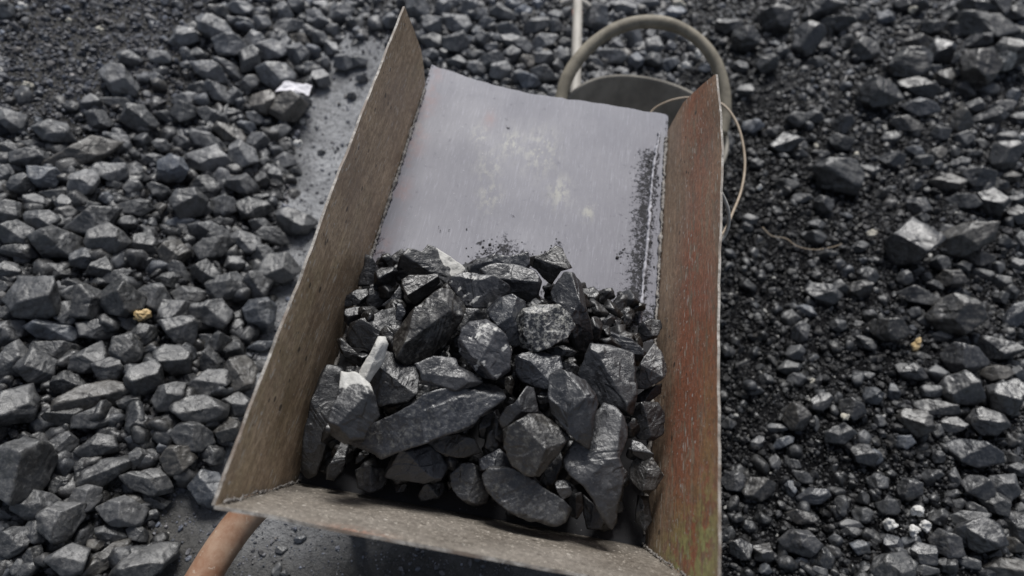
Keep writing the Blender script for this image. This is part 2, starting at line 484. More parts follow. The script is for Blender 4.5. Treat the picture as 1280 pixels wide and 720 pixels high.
m_right = sstep(.22, .42, xs + wob * .8) * (1 - .6 * sstep(1.6, 2.2, ys))
m_left = sstep(.0, .14, lx - xs + wob)
fine_c = at_height(95, 45, 0.12)
m_fine = np.exp(-(((xs - fine_c[0]) * 1.5) ** 2 + ((ys - fine_c[1]) * 1.7) ** 2) / .30)
def blend(a, b, mm): return a * (1 - mm[:, None]) + b * mm[:, None]
gt = np.tile(np.array([.345, .350, .360]), (len(xs), 1))
gt = blend(gt, np.array([.085, .083, .080]), 1 - sstep(.22, .50, ys + wob * .5))
gt = blend(gt, np.array([.012, .012, .013]), m_left)
gt = blend(gt, np.array([.009, .009, .010]), m_right)
gt = blend(gt, np.array([.105, .102, .098]), np.clip(m_fine * 1.2, 0, 1) * m_left)
link('ground', np_mesh('ground', np.stack([xs, ys, zs], 1), GF, {'tint': gt}, True, [M_GROUND]))['kind'] = 'structure'

# ------------------------------------------------------------------ wheelbarrow
FS = math.tan(math.radians(4.4))                 # the floor rises towards the open end
_r = ray(592, 625); _t = (.36 - CAM[2]) / _r[2]; P0Y = (CAM + _r * _t)[1]
def floor_z(y): return .36 + FS * (np.asarray(y) - P0Y)
def on_floor(x, y, lift=0.0):
    d = ray(x, y); t = (.36 + lift - CAM[2] - FS * P0Y) / (d[2] - FS * d[1]) if False else (.36 + lift - FS * P0Y - CAM[2]) / (d[2] - FS * d[1])
    return CAM + d * t
FLARE = .06
XL, XR = -.240, .243
def on_panel(x, y, side):
    x0 = XL if side < 0 else XR
    d = ray(x, y)
    A = d[0] - side * FLARE * (d[2] - FS * d[1]); B = x0 + side * FLARE * (CAM[2] - .36 + FS * P0Y)
    return CAM + d * (B / A)
BR = np.array([0.0, .62, 0.0])
barrow = thing('wheelbarrow', BR, 'brown welded steel wheelbarrow holding a load of coal, open at the far end', 'wheelbarrow')

def slab(name, P, normal, th, mats, attrs, parent, wob=.0012, seed=1, edge_sides=(1, 1, 1, 1)):
    """P (n,m,3) grid -> plate of thickness th behind the grid (opposite to normal); worn bare edges"""
    n, m_, _ = P.shape
    Q = P.copy()
    top = Q.reshape(-1, 3); nn = np.asarray(normal) / np.linalg.norm(normal)
    bot = top - nn * th
    V = np.concatenate([top, bot]) - BR
    k = n * m_; id_ = np.arange(k).reshape(n, m_)
    f1 = np.stack([id_[:-1, :-1].ravel(), id_[1:, :-1].ravel(), id_[1:, 1:].ravel(), id_[:-1, 1:].ravel()], 1)
    a, b, c_ = top[f1[0, 0]], top[f1[0, 1]], top[f1[0, 2]]
    if np.dot(np.cross(b - a, c_ - a), nn) < 0: f1 = f1[:, ::-1]
    f2 = f1[:, ::-1] + k
    per = np.concatenate([id_[0, :], id_[1:, -1], id_[-1, -2::-1], id_[-2:0:-1, 0]])
    f3 = np.stack([per, np.roll(per, -1), np.roll(per, -1) + k, per + k], 1)
    F = np.concatenate([f1, f2, f3]); fm = np.concatenate([np.zeros(len(f1) + len(f2)), np.ones(len(f3))])
    at = {q: np.concatenate([v.ravel(), v.ravel() * 0]) for q, v in attrs.items()}
    me = np_mesh(name, V, F, at, False, mats, fm)
    return link(name, me, (0, 0, 0), parent)

# floor plate -------------------------------------------------------
far_px = [(530, 78), (560, 88), (600, 101), (640, 112), (690, 121), (740, 128), (790, 136), (825, 141), (842, 147)]
far_w = np.array([on_floor(*p) for p in far_px])
nu, nv = 150, 220
us = np.linspace(XL, XR, nu)
fy = np.interp(us, far_w[:, 0], far_w[:, 1]) + .0022 * fbm(np.stack([us * 45, us * 0, us * 0], 1), 3, 5)
ny0 = .283
G = np.zeros((nv, nu, 3))
for i in range(nv):
    v = i / (nv - 1)
    G[i, :, 0] = us; G[i, :, 1] = ny0 + (fy - ny0) * v
G[:, :, 2] = floor_z(G[:, :, 1])
warp = .0022 * fbm(np.stack([G[..., 0].ravel() * 5, G[..., 1].ravel() * 5, G[..., 0].ravel() * 0], 1), 2, 31).reshape(nv, nu)
edge_d = np.minimum(G[..., 0] - XL, XR - G[..., 0])
G[:, :, 2] += warp * sstep(0, .06, edge_d)
ridge_px = [(824, 168), (816, 215), (812, 262), (810, 295), (805, 345), (799, 405)]
RW = np.array([on_floor(*p) for p in ridge_px])
o_ = np.argsort(RW[:, 1]); rx = np.interp(G[..., 1], RW[o_, 1], RW[o_, 0])
gp = np.stack([G[..., 0].ravel(), G[..., 1].ravel(), G[..., 0].ravel() * 0], 1)
nz = fbm(gp * 30, 3, 41).reshape(nv, nu)
dd = G[..., 0] - rx
soot = np.exp(-np.where(dd < 0, ((dd + .008) / .023) ** 2, (dd / .011) ** 2)) * sstep(.48, .60, G[..., 1]) * (1 - sstep(.99, 1.02, G[..., 1])) * .72
for (px, py, rr, s) in [(632, 312, .020, .75), (612, 318, .014, .6), (655, 322, .016, .7), (595, 322, .010, .6), (700, 305, .007, .45), (783, 318, .012, .5), (640, 335, .03, .8), (470, 300, .010, .6), (635, 160, .004, .5), (633, 148, .003, .5), (625, 190, .003, .5), (640, 272, .004, .5), (600, 305, .007, .55), (630, 300, .008, .55)]:
    w = on_floor(px, py)
    soot = np.maximum(soot, s * np.exp(-((G[..., 0] - w[0]) ** 2 + (G[..., 1] - w[1]) ** 2) / rr ** 2))
pileline = on_floor(640, 345)[1]
soot = np.maximum(soot, 1.3 * (1 - sstep(pileline - .10, pileline + .01, G[..., 1] + .03 * nz)))  # coal dust under the load, plus the shade of its gaps painted black
soot = np.maximum(soot, .35 * (edge_d < .005))
rust = .4 * np.exp(-((G[..., 0] - XL - .018) / .016) ** 2) * sstep(.65, .8, G[..., 1]) * sstep(-.3, .4, nz)
yel = 0 * rust
for (px, py, rr) in [(612, 205, .020), (612, 245, .018), (675, 190, .03), (640, 180, .02), (500, 165, .03), (700, 240, .02), (735, 265, .012), (600, 170, .014)]:
    w = on_floor(px, py)
    yel = np.maximum(yel, .7 * np.exp(-(((G[..., 0] - w[0]) / rr) ** 2 + ((G[..., 1] - w[1]) / (rr * 1.7)) ** 2)))
for (px, py, rr) in [(515, 180, .012), (505, 235, .012), (478, 310, .012), (612, 150, .010)]:
    w = on_floor(px, py); rust = np.maximum(rust, .5 * np.exp(-((G[..., 0] - w[0]) ** 2 + ((G[..., 1] - w[1]) / 2) ** 2) / rr ** 2))
slab('floor_plate', G, (0, -FS, 1), .004, [M_FLOOR, M_EDGE], {'soot': soot, 'rust': rust, 'yellow': yel}, barrow)

# side panels -------------------------------------------------------
def side_panel(side):
    x0 = XL if side < 0 else XR
    if side < 0:
        top_px = [(506, 8), (470, 102), (430, 206), (387, 319), (345, 430), (300, 548), (268, 632)]
    else:
        top_px = [(897, 92), (899, 200), (898, 300), (897.5, 400), (897, 520), (897, 640), (896, 730)]
    top = np.array([on_panel(x, y, side) for x, y in top_px])
    sm = np.argsort(top[:, 1]); top = top[sm]
    y_near_t, y_far_t = top[0, 1], top[-1, 1]
    if side > 0: y_near_t = .172
    y_near_b = .284
    # raked far end
    rake_px = [(530, 78), (526, 62), (518, 38), (506, 8)] if side < 0 else [(842, 147), (856, 128), (876, 110), (897, 92)]
    rk = np.array([on_panel(x, y, side) for x, y in rake_px])
    hr = rk[:, 2] - floor_z(rk[:, 1])
    hmax_far = hr[-1]
    nv_, nu_ = 46, 260
    P = np.zeros((nv_, nu_, 3))
    htop = top[:, 2] - floor_z(top[:, 1])
    for i in range(nv_):
        v = i / (nv_ - 1)
        hh = v * hmax_far
        yf = np.interp(hh, np.concatenate([[0], hr[1:]]), rk[:, 1])
        yn = y_near_b + (y_near_t - y_near_b) * v
        yy = np.linspace(yn, yf, nu_)
        H_ = np.interp(yy, top[:, 1], htop)
        h = v * H_
        P[i, :, 1] = yy; P[i, :, 2] = floor_z(yy) + h - (.004 if i == 0 else 0); P[i, :, 0] = x0 + side * FLARE * h
    wv = fbm(np.stack([P[-1, :, 1] * 40, P[-1, :, 1] * 0, P[-1, :, 0] * 0], 1), 3, 60 + side)
    P[-1, :, 2] += .0016 * wv
    bend = .0035 * fbm(np.stack([P[..., 1].ravel() * 4, P[..., 2].ravel() * 4, P[..., 0].ravel() * 0 + side], 1), 2, 51).reshape(nv_, nu_)
    vv = np.linspace(0, 1, nv_)[:, None] * np.ones((1, nu_))
    P[..., 0] += bend * sstep(0, .3, vv)
    yn_ = (P[..., 1] - .17) / .85
    pp = np.stack([P[..., 1].ravel() * 6, P[..., 2].ravel() * 14, P[..., 0].ravel() * 0], 1)
    nn1 = fbm(pp, 3, 71).reshape(nv_, nu_)
    if side > 0:
        red = np.clip(1.25 * np.exp(-((vv - .68) / .26) ** 2) * (.55 + .5 * sstep(-.3, .5, nn1)) * sstep(-.05, .12, yn_) + .5 * np.exp(-((yn_ - .3) / .22) ** 2) * sstep(.1, .4, vv), 0, 1)
        grn = 1.0 * np.exp(-((yn_ - .075) / .07) ** 2) * np.exp(-((vv - .60) / .40) ** 2) * sstep(-.5, .3, nn1) + .35 * np.exp(-((vv - .88) / .10) ** 2) * (1 - sstep(.1, .5, yn_))
        low_dark = .55 * (1 - sstep(.0, .10, vv)) + .35 * (1 - sstep(.0, .05, yn_)) + .5 * (1 - sstep(.12, .34, vv)) * (1 - sstep(.42, .62, yn_))
    else:
        red = .0 * vv; grn = .10 * sstep(.3, .8, nn1)
        low_dark = .30 * (1 - sstep(.0, .10, vv)) + .55 * (1 - sstep(.10, .36, vv)) * (1 - sstep(.38, .58, yn_))
    slab('side_panel', P, (-side, 0, FLARE), .0035, [M_SIDE if side < 0 else M_SIDE_RED, M_EDGE], {'red': red, 'green': np.clip(grn, 0, 1), 'soot': np.clip(low_dark, 0, 1)}, barrow)  # panels darken along the seam and low at the near end
    return top
topL = side_panel(-1); topR = side_panel(1)
# near (back) panel, leaning out towards the handles ----------------
nu, nv_ = 200, 50
hB = .240; yb, yt = .2835, .170
P = np.zeros((nv_, nu, 3))
tl = on_panel(268, 632, -1)
for i in range(nv_):
    v = i / (nv_ - 1)
    xx0 = XL + .0005 - FLARE * hB * v; xx1 = XR - .0005 + FLARE * hB * v
    xx = np.linspace(xx0, xx1, nu)
    bow = 1 - ((xx / .26) ** 2)
    P[i, :, 0] = xx
    P[i, :, 1] = yb + (tl[1] - yb) * v
    P[i, :, 2] = floor_z(yb) + (tl[2] - floor_z(yb)) * v
wv = fbm(np.stack([P[-1, :, 0] * 38, P[-1, :, 0] * 0, P[-1, :, 0] * 0], 1), 3, 90)
# the top edge is worn: it drops beside the left corner
drop = .012 * np.exp(-((P[-1, :, 0] + .20) / .035) ** 2) + .002 * wv
dirv = (P[-1, 0] - P[0, 0]) / np.linalg.norm(P[-1, 0] - P[0, 0])
for i in range(nv_):
    v = i / (nv_ - 1); P[i] -= dirv[None, :] * (drop[:, None] * sstep(.4, 1, v) * .5)
vv = np.linspace(0, 1, nv_)[:, None] * np.ones((1, nu))
uu = P[..., 0] / .26
redb = .45 * sstep(.85, 1, vv) * np.exp(-((uu + .42) / .12) ** 2)
back_soot_shade = .40 * (1 - sstep(.0, .5, vv + .08 * fbm(np.stack([uu.ravel() * 6, vv.ravel() * 6, vv.ravel() * 0], 1), 3, 12).reshape(nv_, nu)))  # sooty stain near the coal, with shade painted in towards the bottom
nrm = np.cross(P[-1, 0] - P[0, 0], P[0, -1] - P[0, 0]); nrm = nrm if nrm[1] > 0 else -nrm
slab('back_panel', P, nrm, .0035, [M_BACK, M_EDGE], {'red': redb, 'green': redb * 0, 'soot': np.clip(back_soot_shade, 0, 1)}, barrow)

# weld beads: lumpy metal along the seams
def bead(pts, rad, n, seed, name='weld_bead', jit=.45, mat=None, off=.0018):
    r = np.random.default_rng(seed)
    P = smooth_path(pts, n)
    P = P + r.normal(size=P.shape) * off * .4
    rr = rad * np.clip(.75 + jit * fbm(np.stack([np.arange(n) * .21, np.zeros(n), np.zeros(n)], 1), 4, seed) + jit * .5 * vnoise(np.stack([np.arange(n) * .9, np.zeros(n), np.zeros(n)], 1), seed + 3), .12, 2)
    V, F = tube(P, rr, 7, jitter=.25, r=r)
    return link(name, py_mesh(name, V - BR, F, mat or M_WELD), (0, 0, 0), barrow)
ysl = np.linspace(.30, 1.055, 12)
bead([(XL + .0025, y, floor_z(y) + .0025) for y in ysl], .0034, 240, 3)
bead([(XR - .0025, y, floor_z(y) + .0025) for y in np.linspace(.30, 1.045, 12)], .0036, 240, 4)
cl = [P[int(v * (nv_ - 1)), 0] + np.array([.004, .002, .002]) for v in (0.02, .25, .5, .75, .95)]
cr = [P[int(v * (nv_ - 1)), -1] + np.array([-.004, .002, .002]) for v in (0.02, .25, .5, .75, .95)]
bead(cl, .0014, 90, 5, off=.003); bead(cr, .0014, 90, 6, off=.003)
bead([(p[0], p[1], floor_z(p[1]) + .0025) for p in RW], .0038, 130, 8, 'floor_seam_ridge', .25, simple('ridge_steel', (.16, .16, .18), (.40, .40, .44), 90, .5))

# handles, legs, wheel ---------------------------------------------
hA = at_depth(299, 655, .985); hB_ = at_depth(258, 724, .945)
hd = (hB_ - hA) / np.linalg.norm(hB_ - hA)
print('handle', hA, hB_, hd)
for s in (1, -1):
    A = hA + np.array([0, .0, 0]); 
    pts = np.array([(-.15, .70, 0), (-.19, .42, 0), A, A + hd * .2, A + hd * .42])
    pts[0, 2] = floor_z(pts[0, 1]) - .0285; pts[1, 2] = floor_z(pts[1, 1]) - .0285
    q = smooth_path(pts, 40)
    if s < 0: q[:, 0] = -q[:, 0]
    V, F = tube(q, .0235, 20)
    link('handle', py_mesh('handle', V - BR, F, M_RUST), (0, 0, 0), barrow)
    lx0 = -.19 * s
    lp = smooth_path([(lx0, .36, floor_z(.36) - .006), (lx0, .35, .2), (lx0 * 1.04, .33, float(ground_h(lx0 * 1.04, .33)[0]) + .004)], 12)
    V, F = tube(lp, .013, 12); link('leg', py_mesh('leg', V - BR, F, M_RUST), (0, 0, 0), barrow)
    fp = smooth_path([(-.10 * s, .50, floor_z(.5) - .018), (-.085 * s, .72, .30), (-.06 * s, .88, .185)], 14)
    V, F = tube(fp, .012, 12); link('fork', py_mesh('fork', V - BR, F, M_RUST), (0, 0, 0), barrow)
wc = np.array([0, .88, .185])
a = np.linspace(0, 2 * np.pi, 49)
wheel_pts = np.stack([a * 0, np.cos(a) * .148, np.sin(a) * .148], 1) + wc
V, F = tube(wheel_pts, .034, 14, capped=False)
wheel = link('wheel', py_mesh('wheel', *tube([wc - (.062, 0, 0), wc + (.062, 0, 0)], .012, 12), M_RUST), (0, 0, 0), barrow)
for v in wheel.data.vertices: v.co -= Vector(BR)
link('tyre', py_mesh('tyre', V - BR, F, M_TYRE), (0, 0, 0), wheel)
V, F = tube([wc - (.015, 0, 0), wc - (.014, 0, 0), wc + (.014, 0, 0), wc + (.015, 0, 0)], [.10, .122, .122, .10], 32)
link('rim', py_mesh('rim', V - BR, F, M_RUST), (0, 0, 0), wheel)

# ------------------------------------------------------------------ coal in the barrow (outline, height above floor, tone, label)
TILE = {'A': (400, 290, 5.3333), 'B': (620, 290, 5.3333), 'C': (370, 410, 5.3333), 'D': (600, 410, 5.3333),
        'E': (370, 530, 5.3333), 'F': (600, 530, 5.3333), 'G': (360, 280, 2.46154), 'P': (0, 0, 1.0)}
LOAD = [
 ('A', .035, 'p', 'small pointed pale grey coal lump standing against the left weld seam', [(300,150),(340,165),(375,215),(378,300),(350,355),(255,360),(265,290),(295,220)]),
 ('A', .045, 'm', 'stubby dark lump lying against the left panel below the pointed one', [(145,460),(165,430),(240,385),(310,380),(330,430),(280,480),(190,500),(145,495)]),
 ('A', .045, 'm', 'dusty dark lump between the stubby lump and a blue-grey flake', [(330,350),(410,335),(470,380),(465,440),(400,510),(320,515),(300,470),(320,420)]),
 ('A', .055, 'b', 'small blue-grey flake of coal tucked under the square-fronted lump', [(530,355),(565,420),(520,470),(440,505),(410,490),(470,440)]),
 ('A', .060, 'dW', 'big dark lump at the top of the load with a bright white face', [(515,300),(545,165),(590,110),(640,120),(680,130),(720,85),(780,110),(870,170),(960,240),(945,290),(890,300),(850,340),(800,360),(560,360),(520,340)]),
 ('A', .100, 'n', 'square-fronted brownish lump with a pale upper edge below the white-faced lump', [(595,290),(780,283),(800,335),(710,430),(630,485),(590,440),(545,370),(550,320)]),
 ('G', .125, 'nS', 'large oblong speckled lump high on the load, left of centre', [(445,215),(470,198),(500,205),(530,235),(545,262),(530,300),(480,365),(440,405),(365,432),(342,415),(330,385),(325,345),(350,310),(400,250)]),
 ('G', .065, 'd', 'dull black lump under the large speckled lump, beside the left panel', [(185,335),(195,305),(250,285),(290,265),(335,256),(350,300),(340,370),(260,388),(190,375)]),
 ('A', .055, 'm', 'rounded dark lump touching the left panel above the dull black lump', [(165,520),(230,498),(310,500),(345,530),(280,590),(190,630),(165,590)]),
 ('A', .120, 'b', 'thin pale blue shard of coal standing on the dull black lump', [(510,470),(545,480),(572,535),(540,600),(505,585)]),
 ('A', .120, 'pR', 'layered lens-shaped slab with grey streaked top near the white-faced lump', [(848,340),(890,298),(980,268),(1060,280),(1160,295),(1270,360),(1265,405),(1210,445),(1130,503),(980,503),(935,470),(895,400)]),
 ('G', .070, 'b', 'powdery blue-grey lump at the back of the load under black crumbs', [(555,150),(560,130),(600,105),(640,90),(680,100),(735,85),(742,135),(700,150),(640,150),(590,160)]),
 ('G', .105, 'm', 'smooth rounded grey lump at the back of the load beside the layered slab', [(590,140),(640,118),(700,128),(760,143),(780,175),(770,215),(735,250),(700,235),(655,200),(610,172)]),
 ('B', .070, 'nT', 'wedge-shaped lump topped with a pale crystalline face at the back', [(230,165),(320,145),(400,88),(440,110),(470,180),(508,240),(430,258),(370,350),(310,300),(270,250),(225,220)]),
 ('G', .095, 'm', 'tall ridged lump standing on end right of the white-speckled one', [(820,190),(850,145),(880,150),(905,190),(915,250),(930,300),(938,350),(915,402),(880,385),(850,310),(815,240),(808,210)]),
 ('G', .135, 'mS!', 'rounded lump thickly speckled white, right of the load centre', [(725,262),(770,248),(830,250),(860,275),(883,315),(860,348),(800,378),(760,390),(718,375),(712,330),(700,300)]),
 ('G', .130, 'bS', 'glittering blue-black lump between the banded lump and white-speckled lump', [(610,270),(640,235),(690,218),(728,240),(735,280),(730,330),(720,375),(680,378),(655,330),(625,300)]),
 ('G', .155, 'pR', 'banded grey lump with pale diagonal streaks at the centre of the load', [(540,320),(560,298),(610,293),(640,310),(665,340),(687,390),(682,450),(640,478),(590,472),(560,432),(526,395),(528,350)]),
 ('B', .035, 'm', 'small hollowed black lump on bare floor right of the tall ridged lump', [(600,520),(650,490),(715,488),(712,540),(650,575),(608,562)]),
 ('B', .045, 'p', 'thin layered chip leaning right of the tall ridged lump', [(655,640),(690,600),(770,552),(795,580),(760,635),(690,695),(660,680)]),
 ('B', .040, 'm', 'small rough lump on the floor beside the thin layered chip', [(765,590),(840,585),(855,630),(800,680),(755,655)]),
 ('G', .060, 'b', 'purplish dusty lump sloping down behind the large flat lump', [(935,345),(1000,332),(1060,355),(1100,395),(1085,425),(1010,400),(950,375)]),
 ('B', .045, 'm', 'dark lump wedged against the right panel at the floor ridge', [(955,620),(1030,583),(1095,588),(1105,640),(1065,705),(980,735),(945,680)]),
 ('C', .150, 'WW', 'narrow white stick-shaped stone leaning near the left panel', [(542,60),(590,62),(610,110),(582,220),(540,285),(480,385),(408,335),(440,260),(500,160)]),
 ('G', .165, 'mK', 'tall black lump with a white crusted top at the left of the load', [(160,455),(205,462),(245,495),(270,550),(283,590),(250,622),(235,668),(180,670),(140,642),(130,590),(150,540)]),
 ('P', .060, 'd', 'long black slab standing upright against the left panel', [(404,458),(424,460),(426,475),(419,500),(412,530),(408,560),(400,590),(390,597),(381,585),(381,545),(388,500),(397,470)]),
 ('C', .060, 'n', 'small rust-stained chip deep beside the left panel', [(272,80),(310,68),(360,120),(432,190),(425,265),(350,225),(298,160)]),
 ('C', .100, 'd', 'rounded dull black lump behind the white stick-shaped stone', [(590,150),(680,190),(720,235),(795,240),(815,330),(805,430),(730,505),(620,535),(530,495),(488,390),(535,290),(585,210)]),
 ('C', .150, 'p', 'flat pale slate-like slab lying on the longest lump', [(790,240),(920,188),(1062,205),(1085,250),(1180,300),(1248,360),(1190,388),(1080,418),(1000,412),(920,388),(812,370),(838,350),(825,290)]),
 ('P', .110, 'bRS', 'longest lump of the load, streaked and lying across the front left', [(434,550),(462,530),(490,519),(514,508),(531,493),(550,486),(585,483),(610,478),(626,484),(634,497),(618,509),(600,520),(589,535),(560,543),(524,555),(500,563),(482,571),(460,560)]),
 ('E', .080, 'n', 'dark triangular slab under the right end of the longest lump', [(840,110),(1000,72),(1110,62),(1187,90),(1243,190),(1130,228),(1000,215),(900,160)]),
 ('E', .075, 'b', 'broad grey lump low in the front row, under the longest lump', [(690,150),(750,128),(880,148),(965,200),(1003,290),(960,375),(850,388),(700,368),(605,352),(605,300),(640,205)]),
 ('E', .035, 'mS', 'small glinting cube of coal in the front left gap', [(395,310),(450,282),(590,298),(608,380),(580,435),(500,460),(418,422)]),
 ('E', .025, 'd', 'tiny black lump on the floor between two front row lumps', [(655,400),(700,372),(748,410),(722,455),(668,462)]),
 ('E', .028, 'm', 'small egg-shaped lump on the floor below the broad grey lump', [(812,470),(848,410),(900,388),(992,393),(1005,440),(950,493),(840,512)]),
 ('E', .060, 'dR', 'narrow upright black lump with a pale streak at the front left', [(260,190),(305,95),(348,105),(345,190),(312,310),(262,368),(212,362),(212,290),(245,230)]),
 ('E', .050, 'mS', 'dark lump with a shiny square facet in the front row centre', [(1005,290),(1080,262),(1170,268),(1245,310),(1295,420),(1270,525),(1180,535),(1080,475),(1025,400)]),
 ('D', .115, 'bK', 'lump crusted pale blue along its top, right of the load centre', [(243,190),(300,168),(420,168),(532,188),(550,265),(485,335),(462,408),(380,395),(268,352),(238,290)]),
 ('D', .085, 'm', 'small grey lump peeping out behind the blue-crusted lump', [(535,220),(620,228),(660,260),(640,318),(570,300)]),
 ('D', .115, 'm', 'large flat slab of coal on the right of the load', [(738,98),(860,108),(1025,172),(1035,330),(1040,430),(1003,565),(930,572),(800,515),(735,395),(652,312),(700,220)]),
 ('D', .095, 'pT', 'triangular lump with a lit grey face near the right panel', [(1163,108),(1212,168),(1250,290),(1205,345),(1110,405),(1035,405),(1040,290),(1088,210)]),
 ('D', .065, 'm', 'dark lump under the triangular one near the right panel', [(1035,460),(1100,408),(1215,368),(1205,435),(1130,490),(1045,495)]),
 ('D', .080, 'g', 'shiny black lump with bright reflections near the right panel', [(1045,520),(1100,487),(1185,498),(1225,570),(1220,695),(1150,745),(1050,735),(995,655),(995,590)]),
 ('D', .165, 'm', 'pointed leaf-shaped lump on top of the right half of the load', [(468,310),(540,278),(620,308),(702,345),(768,440),(783,510),(752,590),(742,700),(722,798),(640,742),(555,650),(478,570),(462,450)]),
 ('D', .120, 'm', 'knobbly two-lobed lump left of the leaf-shaped lump', [(230,500),(310,388),(358,400),(375,470),(385,560),(310,605),(220,645),(148,665),(126,600),(175,530)]),
 ('D', .105, 'm', 'small round lump between the two-lobed and the leaf-shaped lump', [(375,460),(420,408),(465,408),(472,500),(400,508)]),
 ('F', .140, 'nS', 'big rounded lump in front of the two-lobed lump', [(145,40),(220,-2),(330,-68),(420,-68),(525,0),(600,90),(535,175),(455,275),(390,335),(300,340),(215,272),(165,160)]),
 ('F', .130, 'p', 'large slate-grey arrow-shaped slab pointing at the back panel', [(560,230),(640,108),(740,30),(775,-60),(835,-128),(925,-93),(990,0),(985,100),(925,230),(958,310),(943,400),(903,520),(892,615),(860,665),(815,625),(775,545),(750,480),(690,405),(605,335),(572,290)]),
 ('F', .090, 'mS', 'long thick lump lying along the front of the load', [(10,340),(60,292),(120,287),(220,308),(352,348),(412,420),(540,498),(605,560),(565,645),(480,668),(300,625),(170,555),(55,462),(12,400)]),
 ('F', .110, 'p', 'tiny grey cube on the right end of the front lump', [(498,400),(520,378),(582,373),(623,430),(602,473),(550,503),(523,460)]),
 ('F', .065, 'nT', 'blocky lump with a pale worn corner beside the right panel', [(995,290),(1050,228),(1150,208),(1163,250),(1218,340),(1172,423),(1110,458),(1058,433),(1005,380)]),
 ('F', .080, 'm', 'small dark stub resting above the blocky worn-cornered lump', [(1015,105),(1080,128),(1155,200),(1152,245),(1080,238),(1010,195)]),
 ('F', .085, 'b', 'dark blue-grey lump behind the long front lump', [(-5,235),(130,165),(222,258),(215,300),(100,300),(0,310)]),
 ('F', .075, 'd', 'dark brown lump in the gap left of the arrow-shaped slab', [(435,300),(540,175),(555,250),(525,335),(480,408),(435,405)]),
 ('F', .050, 'd', 'dark lump beneath the tip of the arrow-shaped slab', [(690,470),(760,535),(832,640),(805,695),(710,695),(690,600)]),
 ('F', .040, 'd', 'black lump in the front right corner of the barrow', [(1055,480),(1130,488),(1143,640),(1092,715),(1035,640)]),
 ('F', .055, 'd', 'dark lump between the long front lump and the arrow-shaped slab', [(595,470),(680,458),(695,560),(645,630),(585,600)]),
 ('D', .075, 'd', 'dull dark lump under the two-lobed lump', [(-5,600),(120,545),(155,640),(135,725),(60,745),(-5,725)]),
 ('D', .085, 'nS', 'tiny dark chip with a bright corner below the banded lump', [(165,330),(210,318),(233,360),(212,455),(165,400)]),
 ('D', .095, 'd', 'dark lump showing under the white-speckled lump', [(440,140),(560,115),(650,160),(610,195),(470,178)]),
 ('A', .100, 'd', 'dull grey-black lump under the large speckled lump, behind the banded one', [(950,510),(1050,508),(1105,570),(1060,640),(980,680),(890,650),(925,590)]),
]
TONE = {'p': (1.9, 1.92, 1.98), 'm': (1.08, 1.12, 1.20), 'd': (.62, .64, .68), 'b': (1.12, 1.25, 1.5), 'n': (1.12, 1.02, .88), 'g': (.7, .72, .78), 'W': (4.5, 4.4, 4.2)}
def poly_centroid(p):
    x, y = p[:, 0], p[:, 1]; x1, y1 = np.roll(x, -1), np.roll(y, -1)
    c = x * y1 - x1 * y; A = c.sum() / 2
    return np.array([((x + x1) * c).sum() / (6 * A), ((y + y1) * c).sum() / (6 * A)])
load_group = 'coal lumps loaded in the wheelbarrow'
for li, (tl_, hgt, tone, label, pts) in enumerate(LOAD):
    r = np.random.default_rng(1000 + li)
    x0, y0, s = TILE[tl_]
    px = np.array([(x0 + a / s, y0 + b / s) for a, b in pts])
    c = poly_centroid(px)
    ctr = on_floor(c[0], c[1], hgt)
    scale = depth(ctr) / FPX
    B = view_basis(ctr)
    rel = np.stack([px[:, 0] - c[0], -(px[:, 1] - c[1])], 1) * scale * 1.03
    # follow the outline exactly in this lump's own plane
    area = abs(0.5 * np.sum(rel[:, 0] * np.roll(rel[:, 1], -1) - np.roll(rel[:, 0], -1) * rel[:, 1]))
    sz = math.sqrt(area)
    spans = rel.max(0) - rel.min(0)
    thick = .40 * min(sz, float(min(spans)) * 1.1)
    flat = 'slab' in label or 'flake' in label or 'shard' in label
    if flat: thick *= .6
    V, Fc, size = lump_shape(rel, thick, r, 6 if sz > .04 else 5, front=int(r.integers(4, 7)), rough=.017, strata=.018 if 'R' in tone else .011, sharp=140, back=thick * 1.2)
    uv = V.copy()
    W = V @ B.T
    white = np.zeros(len(V)); speck = np.zeros(len(V))
    un = uv / size
    if 'W' in tone and tone[0] != 'W':
        # bright face along the upper right side
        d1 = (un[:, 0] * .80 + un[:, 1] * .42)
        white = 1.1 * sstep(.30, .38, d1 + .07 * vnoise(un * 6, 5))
    if tone[0] == 'W':
        white = .92 + .35 * vnoise(un * 3, 7)
    if 'K' in tone:
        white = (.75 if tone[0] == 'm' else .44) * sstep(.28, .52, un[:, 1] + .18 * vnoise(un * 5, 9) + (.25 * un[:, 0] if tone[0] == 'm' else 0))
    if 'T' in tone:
        white = .42 * sstep(.05, .2, un[:, 1] * .8 + un[:, 0] * .5)  # pale upper right side; on the triangular lump a lit facet painted in
    if 'R' in tone:
        white = (.60 if tone[0] == 'p' else .26) * sstep(.0, .7, fbm(np.stack([un[:, 0] * 2.4 + un[:, 1] * 2.4, (un[:, 0] - un[:, 1]) * 6, un[:, 2] * 4], 1), 3, 3))
    if 'S' in tone: speck[:] = .85 if '!' in tone else .14
    if '!' in tone: white[:] = .46
    tn = np.array(TONE[tone[0]]) * r.uniform(.92, 1.08)
    if 'banded grey lump' in label: tn = tn * 1.35
    if 'white crusted top' in label: tn = tn * .6
    if 'arrow' in label: tn = tn * .8
    if tone[0] == 'W': tn = np.array([2.5, 2.45, 2.35])
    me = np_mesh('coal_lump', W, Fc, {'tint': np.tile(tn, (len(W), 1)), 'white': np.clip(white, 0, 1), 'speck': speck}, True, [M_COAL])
    nm = 'white_stone' if tone[0] == 'W' else 'coal_lump'
    o = link(nm, me, ctr)
    tag(o, label, 'stone' if tone[0] == 'W' else 'coal lump', load_group if nm == 'coal_lump' else None)
NLOAD = len(LOAD)

